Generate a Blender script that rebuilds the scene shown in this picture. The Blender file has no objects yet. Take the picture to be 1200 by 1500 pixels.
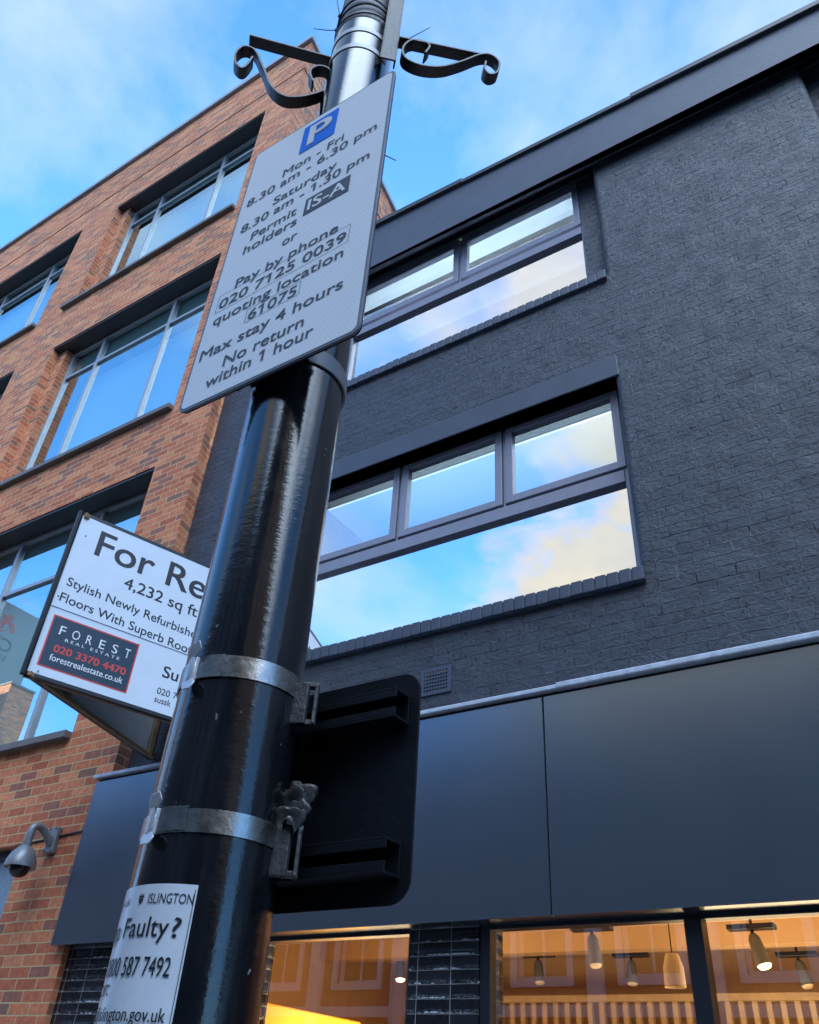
import bpy, bmesh, math, random
from mathutils import Vector, Matrix
random.seed(7)
R = math.radians
SC = bpy.context.scene
COL = SC.collection

# ------------------------------------------------------------------ camera
cam_d = bpy.data.cameras.new('camera')
cam = bpy.data.objects.new('camera', cam_d); COL.objects.link(cam)
cam_d.sensor_fit = 'VERTICAL'; cam_d.sensor_height = 24.0; cam_d.sensor_width = 19.2
cam_d.lens = 19.432; cam_d.clip_start = 0.02; cam_d.clip_end = 2000
cam.location = (0, 0, 0)          # eye height, the pavement lies at z = GZ
cam.rotation_euler = (R(126.468), R(-3.2759), R(32.1707))
SC.camera = cam
GZ = -1.6

# ------------------------------------------------------------------ sky, sun, exposure
SUN_EL, SUN_AZ = 8.0, -28.0        # low sun behind the two buildings (azimuth from +Y towards +X)
SKY_STRENGTH = 0.15
w = bpy.data.worlds.new('World'); SC.world = w; w.use_nodes = True
nt = w.node_tree; nt.nodes.clear()
def N(t, kind, **kw):
    n = t.nodes.new(kind)
    for k, v in kw.items(): setattr(n, k, v)
    return n
def setv(sock, v): sock.default_value = v
def link(t, a, b): t.links.new(a, b)
def math_node(t, op, a, b=None, c=None, clamp=False):
    n = N(t, 'ShaderNodeMath', operation=op, use_clamp=clamp)
    for i, v in enumerate((a, b, c)):
        if v is None: continue
        if hasattr(v, 'is_linked'): link(t, v, n.inputs[i])
        else: n.inputs[i].default_value = v
    return n.outputs[0]
def ramp(t, fac, stops, interp='LINEAR'):
    n = N(t, 'ShaderNodeValToRGB'); cr = n.color_ramp; cr.interpolation = interp
    while len(cr.elements) < len(stops): cr.elements.new(0.5)
    for e, (p, c) in zip(cr.elements, stops):
        e.position = p; e.color = (c, c, c, 1) if isinstance(c, (int, float)) else (*c, 1)
    link(t, fac, n.inputs[0]); return n.outputs[0]
def mixc(t, fac, a, b, blend='MIX'):
    n = N(t, 'ShaderNodeMix', data_type='RGBA', blend_type=blend)
    for i, v in ((0, fac), (6, a), (7, b)):
        if hasattr(v, 'is_linked'): link(t, v, n.inputs[i])
        elif i == 0: n.inputs[0].default_value = v
        else: n.inputs[i].default_value = (*v, 1)
    return n.outputs[2]
def noise(t, vec, scale, detail=4, rough=0.55, dist=0.0):
    n = N(t, 'ShaderNodeTexNoise'); n.inputs['Scale'].default_value = scale
    n.inputs['Detail'].default_value = detail; n.inputs['Roughness'].default_value = rough
    n.inputs['Distortion'].default_value = dist
    if vec is not None: link(t, vec, n.inputs['Vector'])
    return n.outputs['Fac']

sky = N(nt, 'ShaderNodeTexSky', sky_type='NISHITA', sun_disc=False)
sky.sun_elevation = R(SUN_EL); sky.sun_rotation = R(SUN_AZ)
sky.air_density = 0.9; sky.dust_density = 0.2; sky.ozone_density = 4.0
tc = N(nt, 'ShaderNodeTexCoord')
sep = N(nt, 'ShaderNodeSeparateXYZ'); link(nt, tc.outputs['Generated'], sep.inputs[0])
zz = math_node(nt, 'ADD', math_node(nt, 'MAXIMUM', sep.outputs[2], 0.0), 0.25)
cmb = N(nt, 'ShaderNodeCombineXYZ')
link(nt, math_node(nt, 'DIVIDE', sep.outputs[0], zz), cmb.inputs[0])
link(nt, math_node(nt, 'DIVIDE', sep.outputs[1], zz), cmb.inputs[1])
mp = N(nt, 'ShaderNodeMapping'); link(nt, cmb.outputs[0], mp.inputs[0])
mp.inputs['Rotation'].default_value = (0, 0, R(35)); mp.inputs['Scale'].default_value = (1.0, 0.85, 1)
mp.inputs['Location'].default_value = (0.35, 0.1, 0)
n1 = noise(nt, mp.outputs[0], 2.4, 6, 0.56, 0.25)
hi = ramp(nt, n1, [(0.43, 0.0), (0.68, 0.92)])
# broad warm cloud bank low in the sky across the street
vd = N(nt, 'ShaderNodeVectorMath', operation='DISTANCE'); link(nt, tc.outputs['Generated'], vd.inputs[0])
vd.inputs[1].default_value = (-0.15, -0.885, 0.44)
blob = math_node(nt, 'SUBTRACT', 1.0, math_node(nt, 'DIVIDE', vd.outputs['Value'], 0.42), clamp=True)
n2 = noise(nt, mp.outputs[0], 4.5, 7, 0.6, 0.3)
bank = math_node(nt, 'ADD', math_node(nt, 'MULTIPLY', blob, 0.75), n2)
bank_m = ramp(nt, bank, [(0.68, 0.0), (0.84, 0.97)])
low = ramp(nt, sep.outputs[2], [(0.0, (0.52, 0.68, 0.92)), (0.45, (0.68, 0.90, 1.02)), (0.9, (0.72, 0.88, 1.00))])
tint = mixc(nt, 1.0, sky.outputs[0], low, 'MULTIPLY')
c1 = mixc(nt, hi, tint, (0.80, 0.98, 1.10))
n3 = noise(nt, mp.outputs[0], 6.0, 3)
warm = mixc(nt, ramp(nt, n3, [(0.35, 0), (0.7, 1)]), (0.78, 0.78, 0.73), (1.12, 1.00, 0.72))
# unseen bright cloud added behind the camera as fill for facade and sign
vd2 = N(nt, 'ShaderNodeVectorMath', operation='DISTANCE'); link(nt, tc.outputs['Generated'], vd2.inputs[0])
vd2.inputs[1].default_value = (0.48, -0.46, 0.75)
blob2 = math_node(nt, 'SUBTRACT', 1.0, math_node(nt, 'DIVIDE', vd2.outputs['Value'], 0.72), clamp=True)
fill_cloud = ramp(nt, math_node(nt, 'ADD', math_node(nt, 'MULTIPLY', blob2, 0.8), n1), [(0.66, 0.0), (1.0, 1.0)])
c1 = mixc(nt, fill_cloud, c1, (5.4, 6.7, 8.4))
vd3 = N(nt, 'ShaderNodeVectorMath', operation='DISTANCE'); link(nt, tc.outputs['Generated'], vd3.inputs[0])
vd3.inputs[1].default_value = (-0.24, -0.60, 0.765)
blob3 = math_node(nt, 'SUBTRACT', 1.0, math_node(nt, 'DIVIDE', vd3.outputs['Value'], 0.24), clamp=True)
bank3 = ramp(nt, math_node(nt, 'ADD', math_node(nt, 'MULTIPLY', blob3, 0.5), n2), [(0.66, 0.0), (0.90, 0.75)])
bank_m = math_node(nt, 'MAXIMUM', bank_m, bank3)
c2 = mixc(nt, bank_m, c1, warm)
bg = N(nt, 'ShaderNodeBackground'); link(nt, c2, bg.inputs[0]); bg.inputs[1].default_value = SKY_STRENGTH
wo = N(nt, 'ShaderNodeOutputWorld'); link(nt, bg.outputs[0], wo.inputs[0])

sun_d = bpy.data.lights.new('sun', 'SUN'); sun_d.energy = 2.0; sun_d.angle = R(0.5); sun_d.color = (1.0, 0.86, 0.68)
sun = bpy.data.objects.new('sun', sun_d); COL.objects.link(sun)
sd = Vector((math.sin(R(SUN_AZ)) * math.cos(R(SUN_EL)), math.cos(R(SUN_AZ)) * math.cos(R(SUN_EL)), math.sin(R(SUN_EL))))
sun.rotation_euler = sd.to_track_quat('Z', 'Y').to_euler(); sun.location = sd * 60

vs = SC.view_settings
vs.view_transform = 'Standard'; vs.look = 'None'; vs.exposure = 2.75; vs.gamma = 1.0; vs.use_curve_mapping = False
SC.cycles.max_bounces = 8; SC.cycles.glossy_bounces = 4; SC.cycles.transparent_max_bounces = 12
SC.cycles.caustics_reflective = False; SC.cycles.caustics_refractive = False

# ------------------------------------------------------------------ materials
MATS = {}
def mat(name, base, rough=0.5, metal=0.0, spec=0.5, coat=0.0, var=0.0, vscale=8.0, bump=0.0, bscale=60.0, tint=None, rvar=0.0):
    if name in MATS: return MATS[name]
    m = bpy.data.materials.new(name); m.use_nodes = True; t = m.node_tree
    b = t.nodes['Principled BSDF']; co = N(t, 'ShaderNodeTexCoord').outputs['Object']
    b.inputs['Base Color'].default_value = (*base, 1); b.inputs['Roughness'].default_value = rough
    b.inputs['Metallic'].default_value = metal; b.inputs['Specular IOR Level'].default_value = spec
    b.inputs['Coat Weight'].default_value = coat; b.inputs['Coat Roughness'].default_value = 0.08
    if var:
        f = ramp(t, noise(t, co, vscale, 6, 0.62), [(0.3, 0), (0.7, 1)])
        dk = tint if tint else tuple(c * (1 - var) for c in base)
        link(t, mixc(t, f, dk, tuple(min(1, c * (1 + var * 0.6)) for c in base)), b.inputs['Base Color'])
    if rvar:
        f = noise(t, co, vscale * 2.3, 5, 0.6)
        link(t, math_node(t, 'ADD', math_node(t, 'MULTIPLY', math_node(t, 'SUBTRACT', f, 0.5), rvar * 2), rough, clamp=True), b.inputs['Roughness'])
    if bump:
        bn = N(t, 'ShaderNodeBump'); bn.inputs['Strength'].default_value = bump; bn.inputs['Distance'].default_value = 0.004
        link(t, noise(t, co, bscale, 4, 0.6), bn.inputs['Height']); link(t, bn.outputs[0], b.inputs['Normal'])
    MATS[name] = m; return m

def brick_tex(t, vec, bw, rh, mortar, smooth, offset=0.5):
    n = N(t, 'ShaderNodeTexBrick'); link(t, vec, n.inputs['Vector'])
    n.offset = offset; n.offset_frequency = 2; n.squash = 1.0
    for k, v in (('Scale', 1.0), ('Mortar Size', mortar), ('Mortar Smooth', smooth), ('Bias', 0.0), ('Brick Width', bw), ('Row Height', rh)):
        n.inputs[k].default_value = v
    n.inputs['Color1'].default_value = (0, 0, 0, 1); n.inputs['Color2'].default_value = (1, 1, 1, 1); n.inputs['Mortar'].default_value = (.5, .5, .5, 1)
    return n
def warped_uv(t, amt, scale):
    uv = N(t, 'ShaderNodeTexCoord').outputs['UV']
    n = N(t, 'ShaderNodeTexNoise'); n.inputs['Scale'].default_value = scale; n.inputs['Detail'].default_value = 3; link(t, uv, n.inputs['Vector'])
    a = N(t, 'ShaderNodeVectorMath', operation='SUBTRACT'); link(t, n.outputs['Color'], a.inputs[0]); a.inputs[1].default_value = (.5, .5, .5)
    b = N(t, 'ShaderNodeVectorMath', operation='SCALE'); link(t, a.outputs[0], b.inputs[0]); b.inputs['Scale'].default_value = amt
    c = N(t, 'ShaderNodeVectorMath', operation='ADD'); link(t, uv, c.inputs[0]); link(t, b.outputs[0], c.inputs[1])
    return uv, c.outputs[0]
def red_brick():
    m = bpy.data.materials.new('red_brick'); m.use_nodes = True; t = m.node_tree; b = t.nodes['Principled BSDF']
    uv, wv = warped_uv(t, 0.007, 9.0)
    br = brick_tex(t, wv, 0.225, 0.075, 0.0055, 0.15)
    pal = ramp(t, br.outputs['Color'], [(0.0, (0.480, 0.134, 0.064)), (0.16, (0.583, 0.189, 0.086)), (0.34, (0.531, 0.160, 0.074)), (0.5, (0.635, 0.234, 0.111)),
                                        (0.64, (0.428, 0.115, 0.055)), (0.76, (0.309, 0.115, 0.078)), (0.92, (0.238, 0.117, 0.081)), (0.96, (0.565, 0.179, 0.078))], 'CONSTANT')
    blot = ramp(t, noise(t, uv, 22, 5, 0.65), [(0.25, 0.62), (0.72, 1.25)])
    body = mixc(t, 1.0, pal, blot, 'MULTIPLY')
    big = ramp(t, noise(t, uv, 0.9, 3), [(0.3, 0.88), (0.7, 1.1)])
    body = mixc(t, 1.0, body, big, 'MULTIPLY')
    mor = mixc(t, noise(t, uv, 30, 3), (.46, .31, .15), (.60, .43, .23))
    link(t, mixc(t, br.outputs['Fac'], body, mor), b.inputs['Base Color']); b.inputs['Roughness'].default_value = 0.85
    h = math_node(t, 'SUBTRACT', math_node(t, 'MULTIPLY', noise(t, uv, 55, 5, 0.65), 0.5), math_node(t, 'MULTIPLY', br.outputs['Fac'], 0.9))
    bn = N(t, 'ShaderNodeBump'); bn.inputs['Strength'].default_value = 0.8; bn.inputs['Distance'].default_value = 0.006
    link(t, h, bn.inputs['Height']); link(t, bn.outputs[0], b.inputs['Normal']); return m
def black_brick():
    m = bpy.data.materials.new('black_painted_brick'); m.use_nodes = True; t = m.node_tree; b = t.nodes['Principled BSDF']
    uv, wv = warped_uv(t, 0.020, 6.0)
    br = brick_tex(t, wv, 0.225, 0.075, 0.0054, 0.30)
    perb = ramp(t, br.outputs['Color'], [(0.0, 0.90), (1.0, 1.12)])
    f = noise(t, uv, 5, 6, 0.62)
    base = mixc(t, ramp(t, f, [(0.3, 0), (0.7, 1)]), (.026, .032, .048), (.043, .050, .070))
    base = mixc(t, 1.0, base, perb, 'MULTIPLY')
    pits = noise(t, uv, 34, 3, 0.5); pm = ramp(t, pits, [(0.635, 0.0), (0.675, 1.0)])
    scar = ramp(t, noise(t, uv, 11, 4, 0.7), [(0.65, 0.0), (0.69, 1.0)])
    hole = math_node(t, 'MAXIMUM', pm, math_node(t, 'MULTIPLY', scar, 0.7))
    link(t, mixc(t, hole, base, (.008, .009, .012)), b.inputs['Base Color']); link(t, ramp(t, noise(t, uv, 6, 4), [(0.3, 0.36), (0.7, 0.62)]), b.inputs['Roughness'])
    b.inputs['Specular IOR Level'].default_value = 0.5
    keep = ramp(t, noise(t, uv, 3.2, 3), [(0.33, 0.40), (0.56, 1.9)])      # joints clogged with paint in places
    lump = math_node(t, 'ADD', math_node(t, 'MULTIPLY', noise(t, uv, 9, 3, 0.5), 0.40), math_node(t, 'MULTIPLY', noise(t, uv, 34, 5, 0.66), 0.55))
    h = math_node(t, 'SUBTRACT', lump, math_node(t, 'MULTIPLY', br.outputs['Fac'], keep))
    h = math_node(t, 'SUBTRACT', h, math_node(t, 'MULTIPLY', hole, 1.5))
    h = math_node(t, 'ADD', h, math_node(t, 'MULTIPLY', br.outputs['Color'], 0.45))
    bn = N(t, 'ShaderNodeBump'); bn.inputs['Strength'].default_value = 1.0; bn.inputs['Distance'].default_value = 0.018
    link(t, h, bn.inputs['Height']); link(t, bn.outputs[0], b.inputs['Normal']); return m
def tile_mat():
    m = bpy.data.materials.new('black_glazed_tile'); m.use_nodes = True; t = m.node_tree; b = t.nodes['Principled BSDF']
    uv, wv = warped_uv(t, 0.002, 20.0)
    br = brick_tex(t, wv, 0.204, 0.066, 0.0018, 0.1, 0.0)
    link(t, mixc(t, br.outputs['Fac'], mixc(t, br.outputs['Color'], (.008, .009, .012), (.018, .019, .024)), (.30, .31, .33)), b.inputs['Base Color'])
    link(t, math_node(t, 'ADD', math_node(t, 'MULTIPLY', br.outputs['Fac'], 0.6), 0.06), b.inputs['Roughness'])
    tile_col = b.inputs['Base Color'].links[0].from_socket
    sp = N(t, 'ShaderNodeSeparateXYZ'); link(t, uv, sp.inputs[0])
    # each tile's lower edge rolls outwards
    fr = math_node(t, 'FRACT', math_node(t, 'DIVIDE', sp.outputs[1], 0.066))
    lip = ramp(t, fr, [(0.0, 0.6), (0.10, 1.0), (0.30, 0.15), (0.55, 0.0)])
    edge = math_node(t, 'MULTIPLY', lip, ramp(t, noise(t, uv, 13, 4, 0.7), [(0.42, 0.0), (0.60, 1.0)]))
    # sky glints on the glaze, painted pale along many tiles' lower edges
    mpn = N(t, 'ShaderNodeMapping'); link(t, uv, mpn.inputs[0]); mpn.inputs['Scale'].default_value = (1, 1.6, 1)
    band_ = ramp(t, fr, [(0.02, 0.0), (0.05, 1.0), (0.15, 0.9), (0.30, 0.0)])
    glint_n = math_node(t, 'ADD', math_node(t, 'MULTIPLY', noise(t, mpn.outputs[0], 42, 5, 0.6), 0.45), math_node(t, 'MULTIPLY', noise(t, uv, 6.5, 2), 0.55))
    glaze_glint = ramp(t, math_node(t, 'MULTIPLY', glint_n, band_), [(0.50, 0.0), (0.525, 1.0)])
    link(t, mixc(t, glaze_glint, tile_col, (.52, .58, .66)), b.inputs['Base Color'])
    h = math_node(t, 'ADD', math_node(t, 'MULTIPLY', noise(t, uv, 14, 2), 0.25), math_node(t, 'MULTIPLY', edge, 2.2))
    h = math_node(t, 'SUBTRACT', h, br.outputs['Fac'])
    bn = N(t, 'ShaderNodeBump'); bn.inputs['Strength'].default_value = 1.0; bn.inputs['Distance'].default_value = 0.006
    link(t, h, bn.inputs['Height']); link(t, bn.outputs[0], b.inputs['Normal']); return m
def glass(name, refl, tint, rough=0.0, wav=0.0, use_fresnel=False, gloss_tint=(1, 1, 1)):
    m = bpy.data.materials.new(name); m.use_nodes = True; t = m.node_tree; t.nodes.clear()
    o = N(t, 'ShaderNodeOutputMaterial'); mx = N(t, 'ShaderNodeMixShader')
    tr = N(t, 'ShaderNodeBsdfTransparent'); tr.inputs[0].default_value = (*tint, 1)
    gl = N(t, 'ShaderNodeBsdfGlossy'); gl.inputs[0].default_value = (*gloss_tint, 1); gl.inputs['Roughness'].default_value = rough
    if use_fresnel:
        fr = N(t, 'ShaderNodeFresnel'); fr.inputs[0].default_value = 1.5
        link(t, math_node(t, 'MULTIPLY', fr.outputs[0], refl, clamp=True), mx.inputs[0])
    else: mx.inputs[0].default_value = refl
    if wav:
        bn = N(t, 'ShaderNodeBump'); bn.inputs['Strength'].default_value = wav; bn.inputs['Distance'].default_value = 0.01
        link(t, noise(t, N(t, 'ShaderNodeTexCoord').outputs['Object'], 1.1, 2), bn.inputs['Height'])
        link(t, bn.outputs[0], gl.inputs['Normal'])
    link(t, tr.outputs[0], mx.inputs[1]); link(t, gl.outputs[0], mx.inputs[2]); link(t, mx.outputs[0], o.inputs[0]); return m
def emit(name, col, strength):
    m = bpy.data.materials.new(name); m.use_nodes = True; b = m.node_tree.nodes['Principled BSDF']
    b.inputs['Base Color'].default_value = (*col, 1); b.inputs['Emission Color'].default_value = (*col, 1); b.inputs['Emission Strength'].default_value = strength
    return m
def translucent(name, col):
    m = bpy.data.materials.new(name); m.use_nodes = True; t = m.node_tree; t.nodes.clear()
    o = N(t, 'ShaderNodeOutputMaterial'); mx = N(t, 'ShaderNodeMixShader'); mx.inputs[0].default_value = .5
    a = N(t, 'ShaderNodeBsdfDiffuse'); b = N(t, 'ShaderNodeBsdfTranslucent')
    for q in (a, b): q.inputs[0].default_value = (*col, 1)
    link(t, a.outputs[0], mx.inputs[1]); link(t, b.outputs[0], mx.inputs[2]); link(t, mx.outputs[0], o.inputs[0]); return m
def pole_paint():
    m = bpy.data.materials.new('black_gloss_paint'); m.use_nodes = True; t = m.node_tree; b = t.nodes['Principled BSDF']
    co = N(t, 'ShaderNodeTexCoord').outputs['Object']
    mpn = N(t, 'ShaderNodeMapping'); link(t, co, mpn.inputs[0]); mpn.inputs['Scale'].default_value = (1, 1, 0.16)
    streak = noise(t, mpn.outputs[0], 55, 5, 0.6)
    link(t, mixc(t, ramp(t, streak, [(0.45, 0), (0.75, 1)]), (.006, .007, .010), (.016, .017, .020)), b.inputs['Base Color'])
    chip = math_node(t, 'MULTIPLY', ramp(t, noise(t, co, 75, 2, 0.4), [(0.755, 0), (0.765, 1)]), ramp(t, noise(t, co, 9, 2), [(0.5, 0), (0.6, 1)]))
    link(t, mixc(t, chip, mixc(t, ramp(t, streak, [(0.45, 0), (0.75, 1)]), (.006, .007, .010), (.016, .017, .020)), (.22, .22, .23)), b.inputs['Base Color'])
    b.inputs['Specular IOR Level'].default_value = 0.5
    link(t, ramp(t, noise(t, co, 30, 5, 0.65), [(0.3, 0.06), (0.75, 0.20)]), b.inputs['Roughness'])
    b.inputs['Coat Weight'].default_value = 0.25; b.inputs['Coat Roughness'].default_value = 0.05
    mp2 = N(t, 'ShaderNodeMapping'); link(t, co, mp2.inputs[0]); mp2.inputs['Scale'].default_value = (1, 1, 3.5)
    h = math_node(t, 'ADD', math_node(t, 'MULTIPLY', noise(t, mp2.outputs[0], 28, 5, 0.6), 0.55), math_node(t, 'MULTIPLY', noise(t, co, 260, 3), 0.25))
    bn = N(t, 'ShaderNodeBump'); bn.inputs['Strength'].default_value = 0.35; bn.inputs['Distance'].default_value = 0.0016
    link(t, h, bn.inputs['Height']); link(t, bn.outputs[0], b.inputs['Normal']); link(t, bn.outputs[0], b.inputs['Coat Normal']); return m
def sheeting():
    m = bpy.data.materials.new('retroreflective_sheeting'); m.use_nodes = True; t = m.node_tree; b = t.nodes['Principled BSDF']
    co = N(t, 'ShaderNodeTexCoord').outputs['Object']
    sp = N(t, 'ShaderNodeSeparateXYZ'); link(t, co, sp.inputs[0]); cb = N(t, 'ShaderNodeCombineXYZ')
    link(t, sp.outputs[0], cb.inputs[0]); link(t, sp.outputs[2], cb.inputs[1])
    br = brick_tex(t, cb.outputs[0], 0.0075, 0.0062, 0.0011, 0.6)
    f = noise(t, co, 9, 4)
    base = mixc(t, ramp(t, f, [(0.3, 0), (0.7, 1)]), (.86, .89, .92), (.90, .92, .94))
    link(t, mixc(t, br.outputs['Fac'], base, (.76, .80, .84)), b.inputs['Base Color']); b.inputs['Roughness'].default_value = 0.35
    return m
M = dict(
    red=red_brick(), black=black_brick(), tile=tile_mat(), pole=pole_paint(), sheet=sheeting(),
    band=mat('painted_concrete', (.052, .065, .096), 0.5, var=0.15, vscale=5, bump=0.4, bscale=40),
    coping=mat('dark_coping_metal', (.035, .037, .045), 0.45, var=0.3, vscale=6),
    fascia=mat('anthracite_panel', (.155, .185, .225), 0.22, metal=0.80, spec=0.5, var=0.06, vscale=1.5, rvar=0.03),
    flash=mat('lead_flashing', (.50, .55, .64), 0.5, metal=0.2, var=0.25, vscale=14, bump=0.5, bscale=22),
    dark=mat('black_metal', (.010, .011, .014), 0.35, var=0.3, vscale=20, bump=0.2, bscale=150),
    frame=mat('grey_window_frame', (.23, .235, .30), 0.36, var=0.08, vscale=12),
    shopframe=mat('black_shop_frame', (.012, .014, .020), 0.35),
    alu=mat('aluminium_frame', (.34, .36, .40), 0.35, metal=0.3, var=0.08),
    soffit=mat('soffit_metal', (.030, .034, .044), 0.4, var=0.15, vscale=3),
    sillm=mat('sill_metal', (.13, .115, .105), 0.5, var=0.2, vscale=6),
    coplt=mat('pale_coping', (.30, .32, .36), 0.5, var=0.1),
    steel=mat('stainless_band', (.36, .35, .33), 0.28, metal=1.0, var=0.2, vscale=45, bump=0.14, bscale=70, rvar=0.12),
    zinc=mat('dull_zinc', (.10, .10, .105), 0.5, metal=0.5, var=0.4, vscale=60, bump=0.5, bscale=120),
    iron=mat('black_iron', (.012, .013, .017), 0.42, var=0.4, vscale=50, bump=0.5, bscale=140),
    backp=mat('sign_back_grey', (.006, .008, .013), 0.45, spec=0.25, var=0.35, vscale=25, bump=0.15, bscale=90),
    trim=mat('grey_edge_trim', (.16, .17, .20), 0.4, var=0.1),
    ink=mat('sign_ink', (.10, .12, .155), 0.6, spec=0.2),
    inkd=mat('black_ink', (.012, .014, .022), 0.5),
    blue=mat('parking_blue', (.004, .20, .85), 0.6, spec=0.15),
    white=mat('white_print', (.78, .79, .80), 0.45),
    board=mat('white_board', (.66, .73, .82), 0.35, var=0.05, vscale=4),
    navy=mat('dark_teal_print', (.010, .030, .055), 0.4),
    redp=mat('red_print', (.72, .055, .040), 0.45),
    wood=mat('weathered_timber', (.30, .20, .11), 0.75, var=0.35, vscale=18),
    boardback=mat('grey_board_back', (.50, .54, .58), 0.5, var=0.1),
    paper=mat('white_notice_film', (.66, .72, .80), 0.30, var=0.08, vscale=30),
    strapw=mat('white_strap', (.62, .63, .64), 0.35, var=0.12, vscale=50),
    camg=mat('grey_cast_housing', (.24, .25, .27), 0.38, metal=0.35, var=0.12, vscale=30),
    smoke=mat('smoked_dome', (.010, .010, .012), 0.12),
    rubber=mat('black_cable', (.012, .012, .014), 0.5),
    blind=mat('pale_roller_blind', (.84, .88, .88), 0.8),
    pale_sheet=mat('added_pale_sheet', (.70, .80, .82), 0.8),
    room=mat('dim_room', (.16, .17, .15), 0.9),
    ceilw=mat('white_ceiling', (.65, .66, .67), 0.9),
    shopc=mat('shop_ceiling', (.66, .47, .28), 0.8, var=0.06, vscale=2),
    shopw=mat('shop_wall_timber', (.50, .32, .16), 0.75, var=0.15, vscale=3),
    yellow=mat('yellow_partition', (.90, .47, .045), 0.7),
    slat=mat('timber_slat', (.58, .42, .25), 0.6, var=0.2, vscale=9),
    spot=mat('grey_spot_body', (.13, .125, .12), 0.45),
    shade=mat('cream_shade', (.80, .66, .46), 0.7),
    galv=mat('galvanised_steel', (.55, .56, .58), 0.42, metal=0.45, var=0.15, vscale=60, bump=0.3, bscale=90),
    frost=mat('frosted_window_film', (.20, .30, .40), 0.35, var=0.12, vscale=30),
    wrap=mat('crumpled_foil', (.085, .082, .08), 0.35, metal=0.3, var=0.6, vscale=30, bump=0.6, bscale=50),
    asphalt=mat('asphalt', (.05, .05, .052), 0.9, var=0.2, vscale=6, bump=0.6),
    paving=mat('paving', (.30, .30, .30), 0.9, var=0.2, vscale=3, bump=0.4),
    kerb=mat('kerb_granite', (.28, .28, .29), 0.8, var=0.2, vscale=20),
    render=mat('grey_render', (.20, .215, .22), 0.9, var=0.08, vscale=.4), fade=mat('faded_grey_paint', (.10, .11, .115), 0.9), faderd=mat('faded_red_paint', (.40, .10, .09), 0.9),
    stock=mat('dark_stock_brick', (.075, .062, .052), 0.85, var=0.3, vscale=5),
    stucco=mat('white_stucco', (.72, .71, .68), 0.8, var=0.06),
    slate=mat('slate_roof', (.06, .06, .07), 0.7, var=0.2),
    pane_red=glass('blue_reflective_glass', 0.62, (.70, .90, .92), 0.0, 0.05, False, (.86, 1.0, .99)),
    pane_mirror=glass('mirror_spandrel_glass', 0.93, (.35, .40, .42), 0.0, 0.04, False, (.97, .98, 1.0)),
    pane_casement=glass('casement_glass', 0.60, (.80, .86, .90), 0.0, 0.04, False, (.95, .98, 1.0)),
    pane_shop=glass('shop_glass', 4.6, (.92, .93, .92), 0.0, 0.03, True),
    pane_top=glass('top_casement_glass', 0.42, (.90, .94, .96), 0.0, 0.03, False, (.95, .98, 1.0)),
    blind_lit=translucent('translucent_blind', (.86, .91, .94)),
    lamp=emit('warm_lamp', (1.0, .72, .36), 2.2),
    tube=emit('cool_tube', (.86, .93, 1.0), 0.16),
)

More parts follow.
